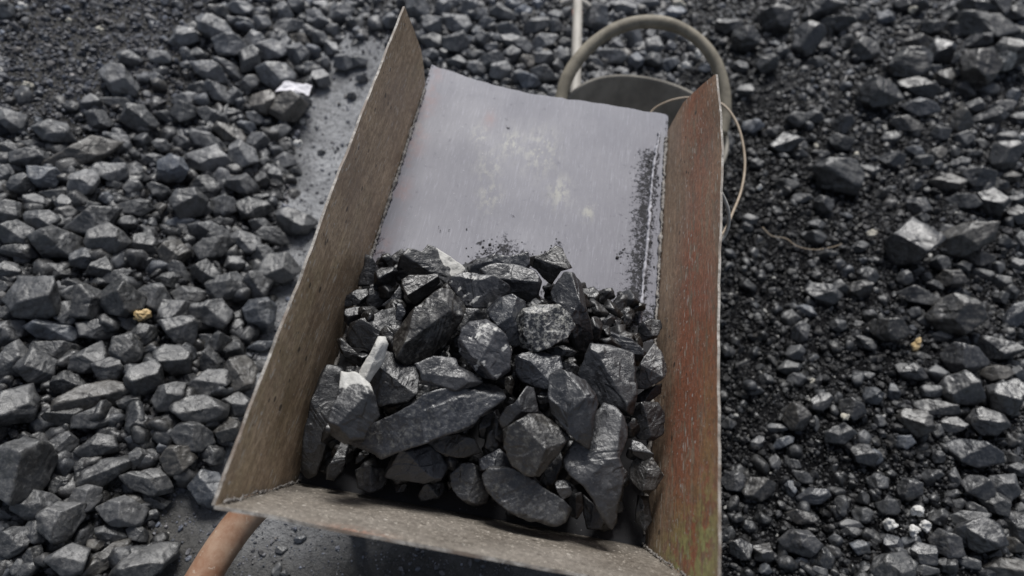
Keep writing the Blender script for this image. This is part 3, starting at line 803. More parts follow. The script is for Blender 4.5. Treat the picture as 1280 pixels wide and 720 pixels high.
# ------------------------------------------------------------------ library + bulk coal
def library(n, sub, seed, rough=.03):
    L = []
    for k in range(n):
        r = np.random.default_rng(seed + k)
        poly = rand_poly(1.0, r.uniform(.62, .92), 0, r)
        V, F, _ = lump_shape(poly, r.uniform(.28, .42), r, sub, front=int(r.integers(4, 7)), rough=rough, sharp=70)
        L.append(V)
    return L, ico(sub)[1]
def rand_rot(n, r):
    q = r.normal(size=(n, 4)); q /= np.linalg.norm(q, axis=1)[:, None]
    w, x, y, z = q.T
    return np.stack([np.stack([1 - 2 * (y * y + z * z), 2 * (x * y - z * w), 2 * (x * z + y * w)], 1),
                     np.stack([2 * (x * y + z * w), 1 - 2 * (x * x + z * z), 2 * (y * z - x * w)], 1),
                     np.stack([2 * (x * z - y * w), 2 * (y * z + x * w), 1 - 2 * (x * x + y * y)], 1)], 1)
def bulk(name, pos, size, tint, lib, mat, r, smooth=True, white=None):
    L, F = lib; nvv = len(L[0]); n = len(pos)
    Rm = rand_rot(n, r); pick = r.integers(0, len(L), n)
    A = np.stack(L)[pick] * (size[:, None, None]) * r.uniform(.8, 1.15, (n, 1, 3))
    V = np.einsum('nij,nvj->nvi', Rm, A) + pos[:, None, :]
    Fa = (F[None] + (np.arange(n) * nvv)[:, None, None]).reshape(-1, 3)
    at = {'tint': np.repeat(tint, nvv, 0), 'white': np.repeat(white if white is not None else np.zeros(n), nvv), 'speck': np.zeros(n * nvv)}
    return link(name, np_mesh(name, V.reshape(-1, 3), Fa, at, smooth, [mat]))
def tone_rand(n, r, lo=.55, hi=1.5):
    v = r.uniform(lo, hi, n) * np.where(r.random(n) < .12, 1.5, 1.0); w = r.normal(0, .07, n)
    return np.stack([v * (1 + w * .7), v, v * (1.03 - w)], 1)
LIB2 = library(16, 3, 300); LIB1 = library(12, 2, 400, .05); LIB0 = library(12, 1, 450, .05); LIB3 = library(12, 4, 500)

# hidden heart of the load, seen only through the gaps; tint darkened for their shade
r = np.random.default_rng(21)
n = 420
fx = r.uniform(-.205, .205, n); fyy = r.uniform(.30, .66, n)
top_ok = np.where(fyy < .55, .07, .07 * (1 - (fyy - .55) / .13)) * sstep(.27, .36, fyy)
fz = floor_z(fyy) + .014 + r.uniform(0, 1, n) * np.maximum(top_ok, .0)
o = bulk('coal_filling', np.stack([fx, fyy, fz], 1), r.uniform(.026, .046, n), tone_rand(n, r, .3, .65), LIB3, M_COAL, r)
tag(o, 'small dark coal packed beneath the big lumps in the barrow', 'coal', kind='stuff')
# crumbs on the bare floor
r = np.random.default_rng(22)
cp = []
for (px, py, sp, k) in [(632, 315, 14, 14), (610, 320, 12, 10), (600, 312, 10, 8), (655, 325, 14, 16), (640, 330, 22, 60), (475, 345, 14, 20), (800, 395, 14, 30), (760, 400, 16, 25), (720, 380, 12, 14), (783, 318, 10, 16), (530, 325, 8, 8), (700, 312, 7, 6), (570, 300, 20, 5), (690, 320, 20, 10)]:
    for _ in range(k): cp.append(on_floor(px + r.normal() * sp, py + r.normal() * sp * .55, .001))
for y in np.linspace(.55, 1.04, 60):
    cp.append(np.array([XR - abs(r.normal()) * .006 - .004, y, floor_z(y) + .002]))
for k in range(50):
    y = r.uniform(.5, 1.0); rxx = float(np.interp(y, RW[o_, 1], RW[o_, 0])); cp.append(np.array([rxx - .012 + r.normal() * .012, y, floor_z(y) + .001]))
cp = np.array(cp); cp = cp[(np.abs(cp[:, 0]) < .233)]
o = bulk('coal_crumbs', cp, r.uniform(.0018, .0050, len(cp)) * np.where(r.random(len(cp)) < .1, 1.7, 1), tone_rand(len(cp), r, .5, 1.5), LIB1, M_COAL_SMALL, r)
tag(o, 'black coal crumbs scattered on the bare barrow floor and along its seams', 'coal crumbs', kind='stuff')

# ------------------------------------------------------------------ coal on the ground: cx cy w h angle tone
GROUND = """
150 101 46 32 35 p;145 128 38 13 5 p;114 128 24 20 0;6 12 20 22 0 p;228 46 24 34 80;200 72 16 26 90 p;163 73 30 18 10;195 99 20 16 0;302 10 32 16 0 p;303 30 32 14 5;328 30 22 18 0 p;352 14 26 22 0;370 8 22 20 45;396 24 30 22 15;426 18 28 38 70;402 8 24 16 10 p;360 32 42 16 -10 p;416 38 20 16 0 p;398 48 18 24 110;376 50 24 16 10 n;354 52 18 22 0;318 50 28 22 0 p;338 62 24 44 80;312 76 30 34 30;286 56 32 38 100;268 36 46 30 20;246 69 28 18 15;262 90 48 24 25;286 87 42 16 35;272 115 36 20 40 p;310 106 28 16 -35 p;372 68 30 26 0;344 95 46 34 10;385 86 20 18 -30 p;404 78 20 14 0;402 98 22 24 110;414 60 18 18 0 p;430 78 26 20 0;448 78 22 14 0;328 128 32 28 0 n;360 134 46 36 0 n;234 126 36 22 0 p;228 140 30 26 0 d;246 110 14 26 60;290 120 26 20 0;232 82 14 12 0;
264 146 42 20 30;288 142 30 12 10;308 158 24 14 15 b;294 150 14 10 0;318 148 24 14 30;250 166 36 14 -15 p;262 178 50 20 30;286 167 40 20 25 n;348 165 16 30 65 p;322 178 28 24 0;304 194 34 34 0 p;262 198 52 34 5 p;216 212 34 34 10 b;256 232 34 26 10 d;302 232 28 38 80;356 200 32 18 10 p;344 218 18 20 0;332 204 14 16 0 d;282 258 34 28 0;318 262 46 28 5 d;238 254 40 38 -30;198 238 30 16 30;192 200 16 28 90;202 182 22 16 30;328 224 18 18 0;370 214 14 10 0;328 248 24 12 0;256 260 20 22 0;
12 152 32 28 10 p;176 148 42 30 20;208 146 30 14 15;68 166 46 28 15;104 192 90 30 -25 n;40 198 46 24 0;54 220 36 28 20 b;106 228 30 36 50 p;26 230 30 26 0;72 244 40 16 5;10 240 26 16 30 n;44 252 28 18 30;106 258 34 14 -10;134 248 20 16 0 b;166 236 22 20 0 p;172 222 32 14 0;144 231 20 12 0;170 260 44 22 -5;136 216 42 26 -10;148 178 38 24 30;118 160 24 9 0 p;12 186 26 20 0;44 181 34 10 10;124 150 34 24 10;12 266 32 30 10;52 270 36 16 0;80 256 20 26 0;6 220 20 28 0;
54 276 38 24 -5;20 292 44 32 10;70 304 56 38 20;24 315 42 20 0;118 278 68 34 -25;136 299 50 40 0 p;108 322 38 24 -20 b;124 338 30 24 -25;146 346 38 16 -25;74 340 50 18 5;46 372 64 54 15;112 380 44 42 20;84 392 34 28 0;152 374 54 42 10 d;192 372 42 36 20;14 390 34 22 0;6 366 24 30 -30;218 316 38 32 15 n;178 328 40 14 -8;182 306 34 30 30;226 277 36 13 -12 b;226 338 46 16 35;212 350 26 20 0;236 370 40 24 -5 p;10 340 30 24 10;96 356 32 16 0;160 280 24 18 0;
262 290 50 24 20;268 310 46 28 -25;306 304 28 38 100 p;342 294 40 20 20 p;326 282 28 18 0;350 336 38 48 80 p;320 358 36 40 10 p;286 358 32 50 75;256 340 32 28 30;328 320 26 26 0;264 390 52 36 10;324 394 40 40 0 b;218 394 36 36 0;370 278 50 32 10 p;294 330 28 18 0;264 368 22 16 0;278 276 24 11 0;298 398 18 20 0;
68 414 60 28 15 b;12 414 36 26 -15 p;12 454 60 32 100 p;48 460 50 40 50;70 438 58 22 5;112 450 48 34 -50;136 460 36 34 35;158 438 42 38 30;178 418 34 28 -20;120 412 44 24 0;120 496 92 32 -15 n;22 508 48 58 30;86 478 38 26 0 d;182 472 42 46 20;122 522 56 28 -15;78 518 42 30 0 d;160 404 30 16 20;
222 410 48 38 20;231 441 26 20 0 b;216 450 46 36 10;264 448 26 30 0;272 430 36 26 -30;264 478 32 54 70;300 468 40 46 20 n;214 494 44 32 -35 p;248 512 66 36 8;296 506 38 30 0;326 433 34 14 -15 b;292 438 24 20 0;296 410 18 24 0;238 474 18 14 0;252 424 24 12 0 b;172 524 28 18 0;206 526 34 16 -10 p;284 528 32 14 0;160 502 28 20 0;170 514 20 14 0;
22 588 74 70 20 p;120 556 46 26 -10;80 553 30 26 0;50 550 26 18 0;130 590 66 30 -30;105 585 28 20 -50;84 582 38 18 -10;174 573 24 26 0 p;176 552 36 14 10 b;222 575 38 38 20 n;242 545 54 34 15;206 534 36 22 -20;174 530 24 24 0;283 537 30 30 0 n;267 569 28 24 -20 p;184 603 64 32 8 p;194 627 36 16 5;151 639 58 36 10 p;189 644 18 14 -30;44 632 50 38 0;108 622 34 36 40 p;75 648 54 46 -60 p;50 662 36 30 -40;139 667 40 20 10;133 698 66 22 -40 n;83 700 50 36 -10 p;183 703 80 40 -30 p;19 678 34 36 0;10 642 22 18 0;6 700 16 28 0;75 606 28 20 0 d;172 667 18 30 -60;122 681 24 16 0 n;42 698 24 30 0;25 712 20 22 0;11 661 26 18 -20;262 612 38 46 -50 b;206 559 20 18 -40 b;
522 12 34 26 40;540 33 26 24 0;540 51 34 18 5;570 54 24 32 80;570 28 38 24 25 p;554 10 22 22 45;586 10 24 20 -45;600 18 16 24 100;628 18 36 20 25;608 28 24 14 -25;566 4 20 12 0;654 14 22 14 0 b;672 5 18 12 0 b;670 31 34 18 -20;636 40 32 18 20;644 56 42 20 25;680 52 36 20 -25 p;694 34 18 18 0;706 54 20 14 0 p;692 21 24 14 -20;604 48 20 18 0;616 76 30 22 -10;596 86 26 18 20 p;626 90 30 22 -10 p;658 78 20 16 0 n;680 74 26 20 10;680 92 34 20 5 p;660 102 30 18 20 b;706 72 20 22 0;698 83 14 18 0;572 78 26 16 0;554 66 14 12 0;586 50 10 24 90 b;614 60 18 12 0 p;594 70 20 14 0;640 68 20 20 0;682 112 16 12 0;488 26 20 18 0;538 68 22 14 0;710 40 12 16 0;
746 22 34 30 -35 p;810 4 32 14 0;780 8 34 18 0;844 16 26 16 0 b;792 46 24 20 20;818 58 24 22 0;764 70 42 18 12 p;794 76 22 20 0 b;772 56 16 16 0;744 80 28 14 40;750 96 22 14 0;816 76 26 18 0 d;836 81 26 14 -15 b;800 60 20 14 0;776 90 20 12 0;836 44 20 16 0;880 86 14 12 0 b;
970 24 42 34 -10;978 64 18 20 0;967 56 15 10 0 b;1028 12 52 26 -20;1044 30 46 20 -10 d;1008 48 36 40 30;958 80 28 24 0;992 78 16 12 0 p;1030 60 20 14 0 p;1082 62 34 28 10;1076 18 14 26 -60 p;932 50 34 30 0;924 84 22 16 0;912 34 20 34 100;1056 54 22 16 -40;1022 80 24 16 0;930 114 26 16 -15;
1232 34 74 32 8 d;1176 64 34 32 -20 b;1150 54 42 22 5 n;1136 32 28 12 -20 p;1136 80 48 36 5;1148 108 48 22 20;1100 117 50 36 8;1226 90 44 50 0 n;1262 72 48 44 20 V;1194 38 26 16 40;1150 134 46 22 8 b;1180 98 24 22 -40 n;1198 90 12 24 80;1210 114 18 26 -60;1234 114 26 16 -15;1218 132 24 18 10;1248 136 38 18 -20;1266 120 16 18 0 b;1164 36 32 18 0 d;1188 20 22 18 0;1108 22 22 18 0 b;1138 6 40 20 0;1220 8 42 22 0 d;1268 16 30 20 0;1248 8 24 26 0;1220 52 36 16 -20;1198 74 16 14 0 b;1272 44 26 20 0 n;1200 138 12 18 0 T;1168 88 18 12 0 b;
983 178 42 24 -20;942 159 26 18 0 b;1048 219 62 46 30;1025 193 24 10 0;1054 155 26 22 -40;1050 178 30 20 10 d;965 167 24 10 -40;910 178 16 22 0;1029 255 24 22 40;1004 248 24 12 0;1017 146 24 16 0;994 150 26 20 0;946 205 18 14 0;984 232 30 16 0;938 275 20 16 0;1021 282 20 16 0;1084 213 24 10 35;1079 221 16 12 0 n;
1134 155 40 18 15 n;1201 152 26 32 0 T;1174 167 26 18 0;1203 173 26 18 0;1257 196 34 38 5 p;1170 194 18 24 80 n;1153 203 24 16 0 d;1184 228 42 20 5 n;1222 223 38 24 15;1205 252 40 18 12;1238 252 36 32 30;1270 269 26 24 15;1145 190 24 14 20 b;1142 234 22 12 -50 p;1115 200 30 22 0;1236 148 40 20 -20;1251 232 18 14 0;1263 221 22 14 0 n;1215 192 24 10 0;1194 190 12 16 0;1199 205 26 14 -25;1101 242 18 12 -30;1276 148 22 14 0;1149 257 30 24 30;1113 173 22 16 0;1272 250 24 14 0;1259 171 26 14 0;1086 213 20 12 30;1151 273 20 14 0;
1019 297 28 18 0 d;1029 367 42 26 25;1050 359 20 16 40;1077 361 30 22 -20 n;1000 415 22 26 30;1073 309 24 14 -20;1081 342 18 16 0;1088 395 18 16 40;1033 317 28 10 0;967 363 14 8 0;988 397 24 20 0;1008 388 26 12 20 b;1046 407 20 16 0;
1136 305 68 46 -35;1209 299 70 36 -20 n;1175 329 22 20 0;1187 349 34 24 -15 n;1149 369 54 20 15;1197 392 64 46 10 n;1109 413 50 28 5 n;1205 334 18 16 0;1224 324 32 18 0 n;1270 395 46 20 -60 b;1247 334 14 16 -40 p;1145 338 18 14 0;1158 347 12 12 0;1176 420 22 14 0;1196 424 24 12 0;1255 301 16 14 0;1251 351 22 14 0;1251 372 18 16 0;1265 365 16 18 0;1276 303 16 28 0;1274 330 22 16 0;1155 401 18 12 0;1088 345 20 20 0;1228 342 26 12 5;1168 357 22 12 30;1130 347 18 18 0;1145 392 22 10 0;
996 520 32 32 0 n;1025 503 20 30 60;1065 512 32 26 30;1050 543 38 24 -10;958 474 20 14 0;971 535 26 12 0;994 441 24 18 0;986 460 30 18 0;1081 428 28 16 40;1081 470 24 10 0;944 489 22 10 0;1019 530 10 20 0;979 553 12 28 70 b;950 460 12 10 0;911 530 18 14 0;1092 497 20 16 0 b;1079 547 20 18 0;948 553 14 20 50;996 474 24 16 0;
1203 447 50 36 -5;1138 464 38 20 15 p;1201 485 48 40 10 p;1261 497 42 42 0;1234 528 44 32 20 p;1145 528 42 34 20 n;1217 567 62 30 12 b;1251 437 52 28 10;1245 466 34 18 0 n;1272 466 18 18 0;1170 466 28 18 -10;1170 510 50 18 10 d;1117 491 16 24 0 b;1092 495 24 20 0 b;1163 489 24 16 0;1192 532 32 20 0;1132 553 22 16 0 b;1172 539 14 18 0;1099 526 16 14 0;
949 611 30 40 70 n;1000 678 52 30 10 p;1016 620 20 38 80 b;1002 647 38 16 10 n;927 687 28 24 0;954 691 24 26 60 n;1063 656 30 13 5;1063 665 30 12 3;1078 644 24 18 0;988 611 14 20 0 b;916 602 30 24 0;1003 596 26 14 30;1078 569 32 22 30;956 711 16 14 0 b;1000 702 20 10 0 b;1029 698 28 24 0 d;1045 676 16 16 0;1074 684 22 18 0 b;912 667 14 16 0;936 658 16 14 0;969 578 14 20 0 p;992 580 20 12 30;978 690 12 24 0;1078 622 16 16 0;1052 633 18 24 0;1094 602 20 16 0 p;1023 716 22 14 0;1085 713 12 16 0 b;
1222 609 36 28 15 p;1244 629 36 26 35;1222 669 56 38 0;1209 647 52 16 -5;1182 680 38 32 15 p;1153 693 30 26 10;1184 707 24 20 0;1209 703 28 14 15;1244 687 22 16 20;1271 660 30 36 10;1267 682 24 18 40 n;1256 607 34 36 40;1193 596 14 22 0;1118 711 54 32 -10;1136 611 26 32 60;1096 602 26 20 0;1200 631 14 14 0 p;1258 711 54 26 5 n;1220 636 28 12 30;1116 682 22 26 0 b;1138 678 24 16 -20 b;1271 587 22 16 0;1173 647 20 24 50 V;1091 571 22 18 0 b;1169 593 20 12 0;1191 618 20 12 0;1124 693 20 20 0;1156 713 30 14 0;1173 571 16 14 0;1109 633 28 18 0;1084 644 16 18 0;1253 660 12 22 40;1276 638 12 18 0;
375 674 15 9 0 b;352 687 15 9 -10 p;345 712 12 18 0 p;357 717 12 10 0;402 190 10 7 0;440 120 12 9 0;452 98 16 10 0
"""
GL = []
for ent in GROUND.replace('\n', '').split(';'):
    q = ent.split()
    if len(q) >= 5:
        GL.append((float(q[0]), float(q[1]), float(q[2]), float(q[3]), math.radians(float(q[4])), q[5] if len(q) > 5 else 'm'))
GTONE = {'p': (1.85, 1.85, 1.85), 'm': (1.16, 1.18, 1.22), 'd': (.58, .6, .63), 'b': (1.35, 1.5, 1.75), 'n': (1.35, 1.22, 1.05), 'V': (1.1, 1.1, 1.1), 'T': (2.8, 2.55, 2.1)}
NAMED_MAX = 318 - NLOAD
order = sorted(range(len(GL)), key=lambda i: -GL[i][2] * GL[i][3])
named = set(order[:NAMED_MAX])
print('ground lumps', len(GL), 'named', len(named))
# labels: each lump counted outwards from the nearest landmark one can find
LM = [((178, 394), 'the yellow wood chip'), ((367, 110), 'the white paper scrap'), ((1146, 431), 'the tan splinter'), ((1138, 655), 'the white pebbles'),
      ((268, 632), "the barrow's near left corner"), ((808, 30), 'the bucket hoop'), ((722, 8), 'the shovel grip'), ((897, 100), "the right panel's tip"),
      ((506, 10), "the left panel's tip"), ((22, 588), 'the biggest left boulder'), ((104, 192), 'the long brown slab'), ((120, 496), 'the log-like lump'),
      ((1262, 72), 'the white-veined lump'), ((1136, 305), 'the large slanted slab'), ((1048, 219), 'the broad half-buried lump'), ((1217, 567), 'the long blue-grey lump'),
      ((1000, 678), 'the pale layered block'), ((1257, 196), 'the squared grey block'), ((1201, 485), 'the bright hexagonal lump'), ((350, 336), 'the round path-side lump'),
      ((75, 648), 'the twin-peaked rock'), ((1092, 292), 'the cream stone'), ((1200, 138), 'the tan peg-like lump'), ((46, 372), 'the big five-sided lump'), ((262, 198), 'the wide flat-topped lump')]
SPECIAL = {(22, 588): 'biggest coal boulder, worn and half out of view, at the left edge', (104, 192): 'long brownish coal slab lying aslant in the left spread',
           (120, 496): 'long brown tapering log-like coal lump in the lower left spread', (1262, 72): 'coal lump with white veins on the right hand spread',
           (1136, 305): 'large dark slanted coal slab on the right hand spread', (1048, 219): 'broad coal lump half buried in black grit right of the barrow',
           (1217, 567): 'long blue-grey coal lump on the lower right spread', (1000, 678): 'pale layered coal block near the bottom, right of the barrow',
           (1257, 196): 'squared grey coal block with flat face at upper right', (1201, 485): 'bright six-sided coal lump on the right hand spread',
           (350, 336): 'round pale coal lump touching the worn path by the left panel', (75, 648): 'pale twin-peaked coal rock near the lower left corner',
           (1200, 138): None, (46, 372): 'big five-sided dark coal lump at the left edge', (262, 198): 'wide flat-topped coal lump in the left spread'}
ORD = ['nearest', 'second', 'third', 'fourth', 'fifth', 'sixth', 'seventh', 'eighth', 'ninth', 'tenth', 'eleventh', 'twelfth', 'thirteenth', 'fourteenth']
SECT = ['right of', 'lower right of', 'below', 'lower left of', 'left of', 'upper left of', 'above', 'upper right of']
buckets = {}
for i in named:
    x, y = GL[i][0], GL[i][1]
    d = [math.hypot(x - p[0], y - p[1]) for p, _ in LM]; k = int(np.argmin(d))
    if d[k] < 6 and SPECIAL.get(LM[k][0]): buckets.setdefault(('S', k), []).append((0, i)); continue
    s = int(round(math.degrees(math.atan2(y - LM[k][0][1], x - LM[k][0][0])) / 45)) % 8
    buckets.setdefault((k, s), []).append((d[k], i))
LABEL = {}
for key, lst in buckets.items():
    lst.sort()
    for rank, (dd_, i) in enumerate(lst):
        x, y, w, h, an, tn = GL[i]
        if key[0] == 'S': LABEL[i] = SPECIAL[LM[key[1]][0]]; continue
        asp = max(w, h) / min(w, h)
        shp = 'narrow' if asp > 1.9 else ('oblong' if asp > 1.4 else 'blocky')
        col = {'p': 'pale grey', 'm': 'grey', 'd': 'dull black', 'b': 'blue-grey', 'n': 'brownish', 'V': 'white-veined', 'T': 'tan'}[tn]
        LABEL[i] = f'{shp} {col} coal lump, {ORD[rank]} {SECT[key[1]]} {LM[key[0]][1]}'
BV, BF, BT, BWh, BSp, base_i = [], [], [], [], [], 0
for i, (x, y, w, h, an, tn) in enumerate(GL):
    r = np.random.default_rng(5000 + i)
    z0 = depth(hit_ground(x, y)) / FPX
    mn = min(w, h) * z0
    ctr = hit_ground(x, y, .46 * mn)
    sc = depth(ctr) / FPX
    poly = rand_poly(w * sc * 1.09, h * sc * 1.13, -an, r)
    B = view_basis(ctr, .10)
    big = i in named
    dusty = x < 900 or r.random() < .25
    V, Fc, size = lump_shape(poly, mn * r.uniform(.44, .62), r, 5 if big else 4, front=int(r.integers(4, 7)), rough=.019, strata=.014, sharp=120, back=mn * .5)
    un = V / size
    W = V @ B.T
    tint = np.array(GTONE[tn]) * r.uniform(.62, 1.35) * (1.0 if x > 900 else float(np.interp(y, [0, 130, 280, 480, 720], [2.3, 1.9, 1.2, .82, .9])))  # lighter up the frame: haze and sky brightness put into the tint with dust
    white = np.zeros(len(V))
    if tn == 'V': white = .55 * sstep(.2, .5, vnoise(un * 3.0 + 4, i))
    elif (x, y) == (184, 603) or (x, y) == (151, 639): white = .3 * sstep(.1, .4, un[:, 0])
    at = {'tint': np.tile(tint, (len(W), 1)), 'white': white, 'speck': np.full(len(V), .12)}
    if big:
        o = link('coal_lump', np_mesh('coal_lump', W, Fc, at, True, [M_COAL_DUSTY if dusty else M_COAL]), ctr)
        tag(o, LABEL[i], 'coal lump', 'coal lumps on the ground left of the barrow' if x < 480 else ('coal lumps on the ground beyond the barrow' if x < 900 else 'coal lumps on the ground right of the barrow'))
    else:
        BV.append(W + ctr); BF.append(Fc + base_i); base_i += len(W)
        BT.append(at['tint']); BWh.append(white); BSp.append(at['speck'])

# everything smaller: one mass of coal
r = np.random.default_rng(99)
def scatter(n, box, dens):
    x = r.uniform(box[0], box[1], n); y = r.uniform(box[2], box[3], n)
    k = r.random(n) < dens(x, y); return x[k], y[k]
def region(x, y):
    dl = left_edge_x(y) - x
    L = sstep(.0, .06, dl)
    Rr = sstep(.30, .46, x + .06 * np.sin(y * 9))
    path = (1 - sstep(.16, .26, x - left_edge_x(y))) * (1 - sstep(1.62, 1.80, y))
    Tp = sstep(1.42, 1.6, y - .12 * x) * (1 - Rr) * (1 - L) * (1 - path)
    fine = np.exp(-(((x - fine_c[0]) * 1.5) ** 2 + ((y - fine_c[1]) * 1.7) ** 2) / .30)
    return L, Rr, Tp, fine
def d_med(x, y):
    L, Rr, Tp, fine = region(x, y)
    rr = Rr * (.24 + 1.0 * sstep(.55, 1.3, x + .35 * np.sin(y * 3.1 + 1)))
    return np.clip(L * (1 - 1.25 * fine) + Tp + rr * 1.1, 0, 1)
mx, my = scatter(9000, (-2.2, 2.7, -.35, 3.4), d_med)
mx2, my2 = scatter(14000, (-1.5, 2.1, -.05, 2.6), d_med)
mx, my = np.concatenate([mx, mx2]), np.concatenate([my, my2])
L_, R_, T_, _f = region(mx, my)
ms = (.018 + .050 * r.random(len(mx)) ** 1.5) * (1 - .35 * R_ - .15 * T_)
mz = ground_h(mx, my) + ms * (r.uniform(-.22, .26, len(mx)))
print('medium', len(mx))
Rm = rand_rot(len(mx), r); pick = r.integers(0, len(LIB2[0]), len(mx))
A = np.stack(LIB2[0])[pick] * ms[:, None, None] * r.uniform(.8, 1.15, (len(mx), 1, 3))
V = np.einsum('nij,nvj->nvi', Rm, A) + np.stack([mx, my, mz], 1)[:, None, :]
nvv = A.shape[1]
tin = tone_rand(len(mx), r, .42, 1.35) * (np.interp(my, [.2, .8, 1.3, 1.9], [.62, .8, 1.35, 2.1]) * (1 - .35 * R_) + .9 * _f * L_)[:, None] * np.array([1, 1.02, 1.05])  # haze and gap shade put into the tint: far coal lighter, near coal darker
BV.append(V.reshape(-1, 3)); BF.append((LIB2[1][None] + (np.arange(len(mx)) * nvv)[:, None, None]).reshape(-1, 3) + base_i)
BT.append(np.repeat(tin, nvv, 0)); BWh.append(np.zeros(len(mx) * nvv)); BSp.append(np.full(len(mx) * nvv, .08))
o = link('coal_spread', np_mesh('coal_spread', np.concatenate(BV), np.concatenate(BF), {'tint': np.concatenate(BT), 'white': np.concatenate(BWh), 'speck': np.concatenate(BSp)}, True, [M_COAL_DUSTY]))
tag(o, 'smaller broken coal filling the ground between the larger lumps', 'coal', kind='stuff')
def d_small(x, y):
    L, Rr, Tp, fine = region(x, y)
    return np.clip(L * .85 + .9 * np.minimum(fine * 1.5, 1) * L + Rr * .95 + Tp * .7 + .45, 0, 1)
def grit(n, lo, hi, pw, lib, box):
    mx, my = scatter(n, box, d_small)
    L_, R_, T_, _f = region(mx, my)
    ms = lo + (hi - lo) * r.random(len(mx)) ** pw
    ms = np.where((L_ + R_ + T_) < .3, ms * .5, ms)
    mz = ground_h(mx, my) + ms * r.uniform(-.15, .3, len(mx))
    tn_ = tone_rand(len(mx), r, .5, 1.5) * (np.where(R_ > .5, .42 + .55 * sstep(.55, 1.2, mx), np.where(L_ + T_ > .5, 1.2, 5.0)) + 2.2 * np.minimum(1, _f * 1.4) * L_)[:, None] * np.array([1, 1.02, 1.06])
    pale = r.random(len(mx)) < .006
    tn_[pale] = np.array([7.0, 6.8, 6.3]) * r.uniform(.6, 1.2, (pale.sum(), 1))
    tn_[r.random(len(mx)) < .04] *= 2.2
    wh = np.where(pale, .55, 0.0)
    nb_ = lib[0][0].shape[0]
    V = np.einsum('nij,nvj->nvi', rand_rot(len(mx), r), np.stack(lib[0])[r.integers(0, len(lib[0]), len(mx))] * ms[:, None, None] * r.uniform(.75, 1.2, (len(mx), 1, 3))) + np.stack([mx, my, mz], 1)[:, None, :]
    F = (lib[1][None] + (np.arange(len(mx)) * nb_)[:, None, None]).reshape(-1, 3)
    return V.reshape(-1, 3), F, np.repeat(tn_, nb_, 0), np.repeat(wh, nb_)
parts = [grit(60000, .010, .030, 1.8, LIB1, (-1.9, 2.3, -.20, 3.0)), grit(300000, .003, .013, 1.5, LIB0, (-1.6, 1.9, -.05, 2.5))]
V = np.concatenate([p[0] for p in parts]); F = np.concatenate([parts[0][1], parts[1][1] + len(parts[0][0])])
print('grit verts', len(V))
o = link('coal_grit', np_mesh('coal_grit', V, F, {'tint': np.concatenate([p[2] for p in parts]), 'white': np.concatenate([p[3] for p in parts]), 'speck': np.zeros(len(V))}, False, [M_COAL_SMALL]))
tag(o, 'fine black coal grit and chips covering the ground', 'coal grit', kind='stuff')

# ------------------------------------------------------------------ pale bits on the ground
def pebble(name, label, cat, x, y, w, h, an, mat, seed, group=None, lift=.6, thick=.45):
    r = np.random.default_rng(seed)
    z0 = depth(hit_ground(x, y)) / FPX; mn = min(w, h) * z0
    ctr = hit_ground(x, y, .025 * (lift + (1.1 if name == 'pale_chip' else 0)) + .35 * mn); sc = depth(ctr) / FPX
    V, Fc, _ = lump_shape(rand_poly(w * sc, h * sc, -math.radians(an), r, 8), mn * thick, r, 4, front=7, rough=.13, strata=.01, sharp=24)
    o = link(name, np_mesh(name, V @ view_basis(ctr, .3).T, Fc, None, True, [mat]), ctr)
    return tag(o, label, cat, group)
pebble('wood_chip', 'yellow wood chip caught between lumps left of the barrow', 'wood chip', 178, 394, 25, 16, -12, M_TAN, 1, lift=1.2)
pebble('wood_splinter', 'thin tan splinter among coal right of the barrow', 'splinter', 1146, 431, 21, 9, -62, M_TAN, 2)
g_ = 'white pebbles lower right'
pebble('white_pebble', 'lone white pebble, leftmost of the white cluster at lower right', 'pebble', 1113, 655, 19, 16, 20, M_WHITE, 3, g_)
pebble('white_pebble', 'white pebble with a dark dimple, uppermost of the white cluster', 'pebble', 1147, 639, 19, 15, -30, M_WHITE, 4, g_)
pebble('white_pebble', 'white pebble lowest in the white cluster at lower right', 'pebble', 1142, 664, 15, 15, 20, M_WHITE, 5, g_)
pebble('white_pebble', 'white pebble at the right end of the white cluster', 'pebble', 1156, 658, 12, 16, 0, M_WHITE, 6, g_)
g_ = 'pale chips behind the bucket'
pebble('pale_chip', 'upright white chip seen through the bucket hoop', 'chip', 873, 68, 9, 11, 0, M_WHITE, 7, g_)
pebble('pale_chip', 'flat white chip just above the bucket rim', 'chip', 857, 82, 16, 8, 5, M_WHITE, 8, g_)
pebble('cream_block', 'cream block of stone beyond the bucket at the top edge', 'stone', 848, 4, 18, 13, 30, M_CREAM, 9)
pebble('cream_stone', 'flat cream stone right of the wire on black grit', 'stone', 1090, 292, 17, 9, -5, M_CREAM, 10)
pebble('pale_chip', 'pale chip near the white-veined lump at upper right', 'chip', 1141, 12, 11, 7, -40, M_CREAM, 11)
pebble('pale_chip', 'bright pale chip at the upper right edge', 'chip', 1277, 171, 10, 8, -20, M_WHITE, 12)
pebble('pale_chip', 'small yellowish chip above the broad half-buried lump', 'chip', 1071, 193, 8, 9, 0, M_CREAM, 13)
pebble('pale_chip', 'round pale chip left of the broad half-buried lump', 'chip', 1020, 182, 7, 7, 0, M_CREAM, 14)
pebble('pale_chip', 'tiny white chip on the black grit right of the wire', 'chip', 949, 234, 7, 7, 0, M_WHITE, 15)
pebble('pale_chip', 'pale slate chip on the fine grit at upper left', 'chip', 34, 105, 14, 8, 5, M_CREAM, 16)
pebble('pale_chip', 'cream chip on the fine grit between upper left stones', 'chip', 125, 36, 9, 7, 0, M_CREAM, 17)
pebble('pale_chip', 'white chip beside the cream chip on upper left grit', 'chip', 87, 26, 8, 6, -20, M_CREAM, 18)
pebble('pale_chip', 'pale blue-white chip near the top left corner', 'chip', 29, 7, 12, 8, 20, M_WHITE, 19)
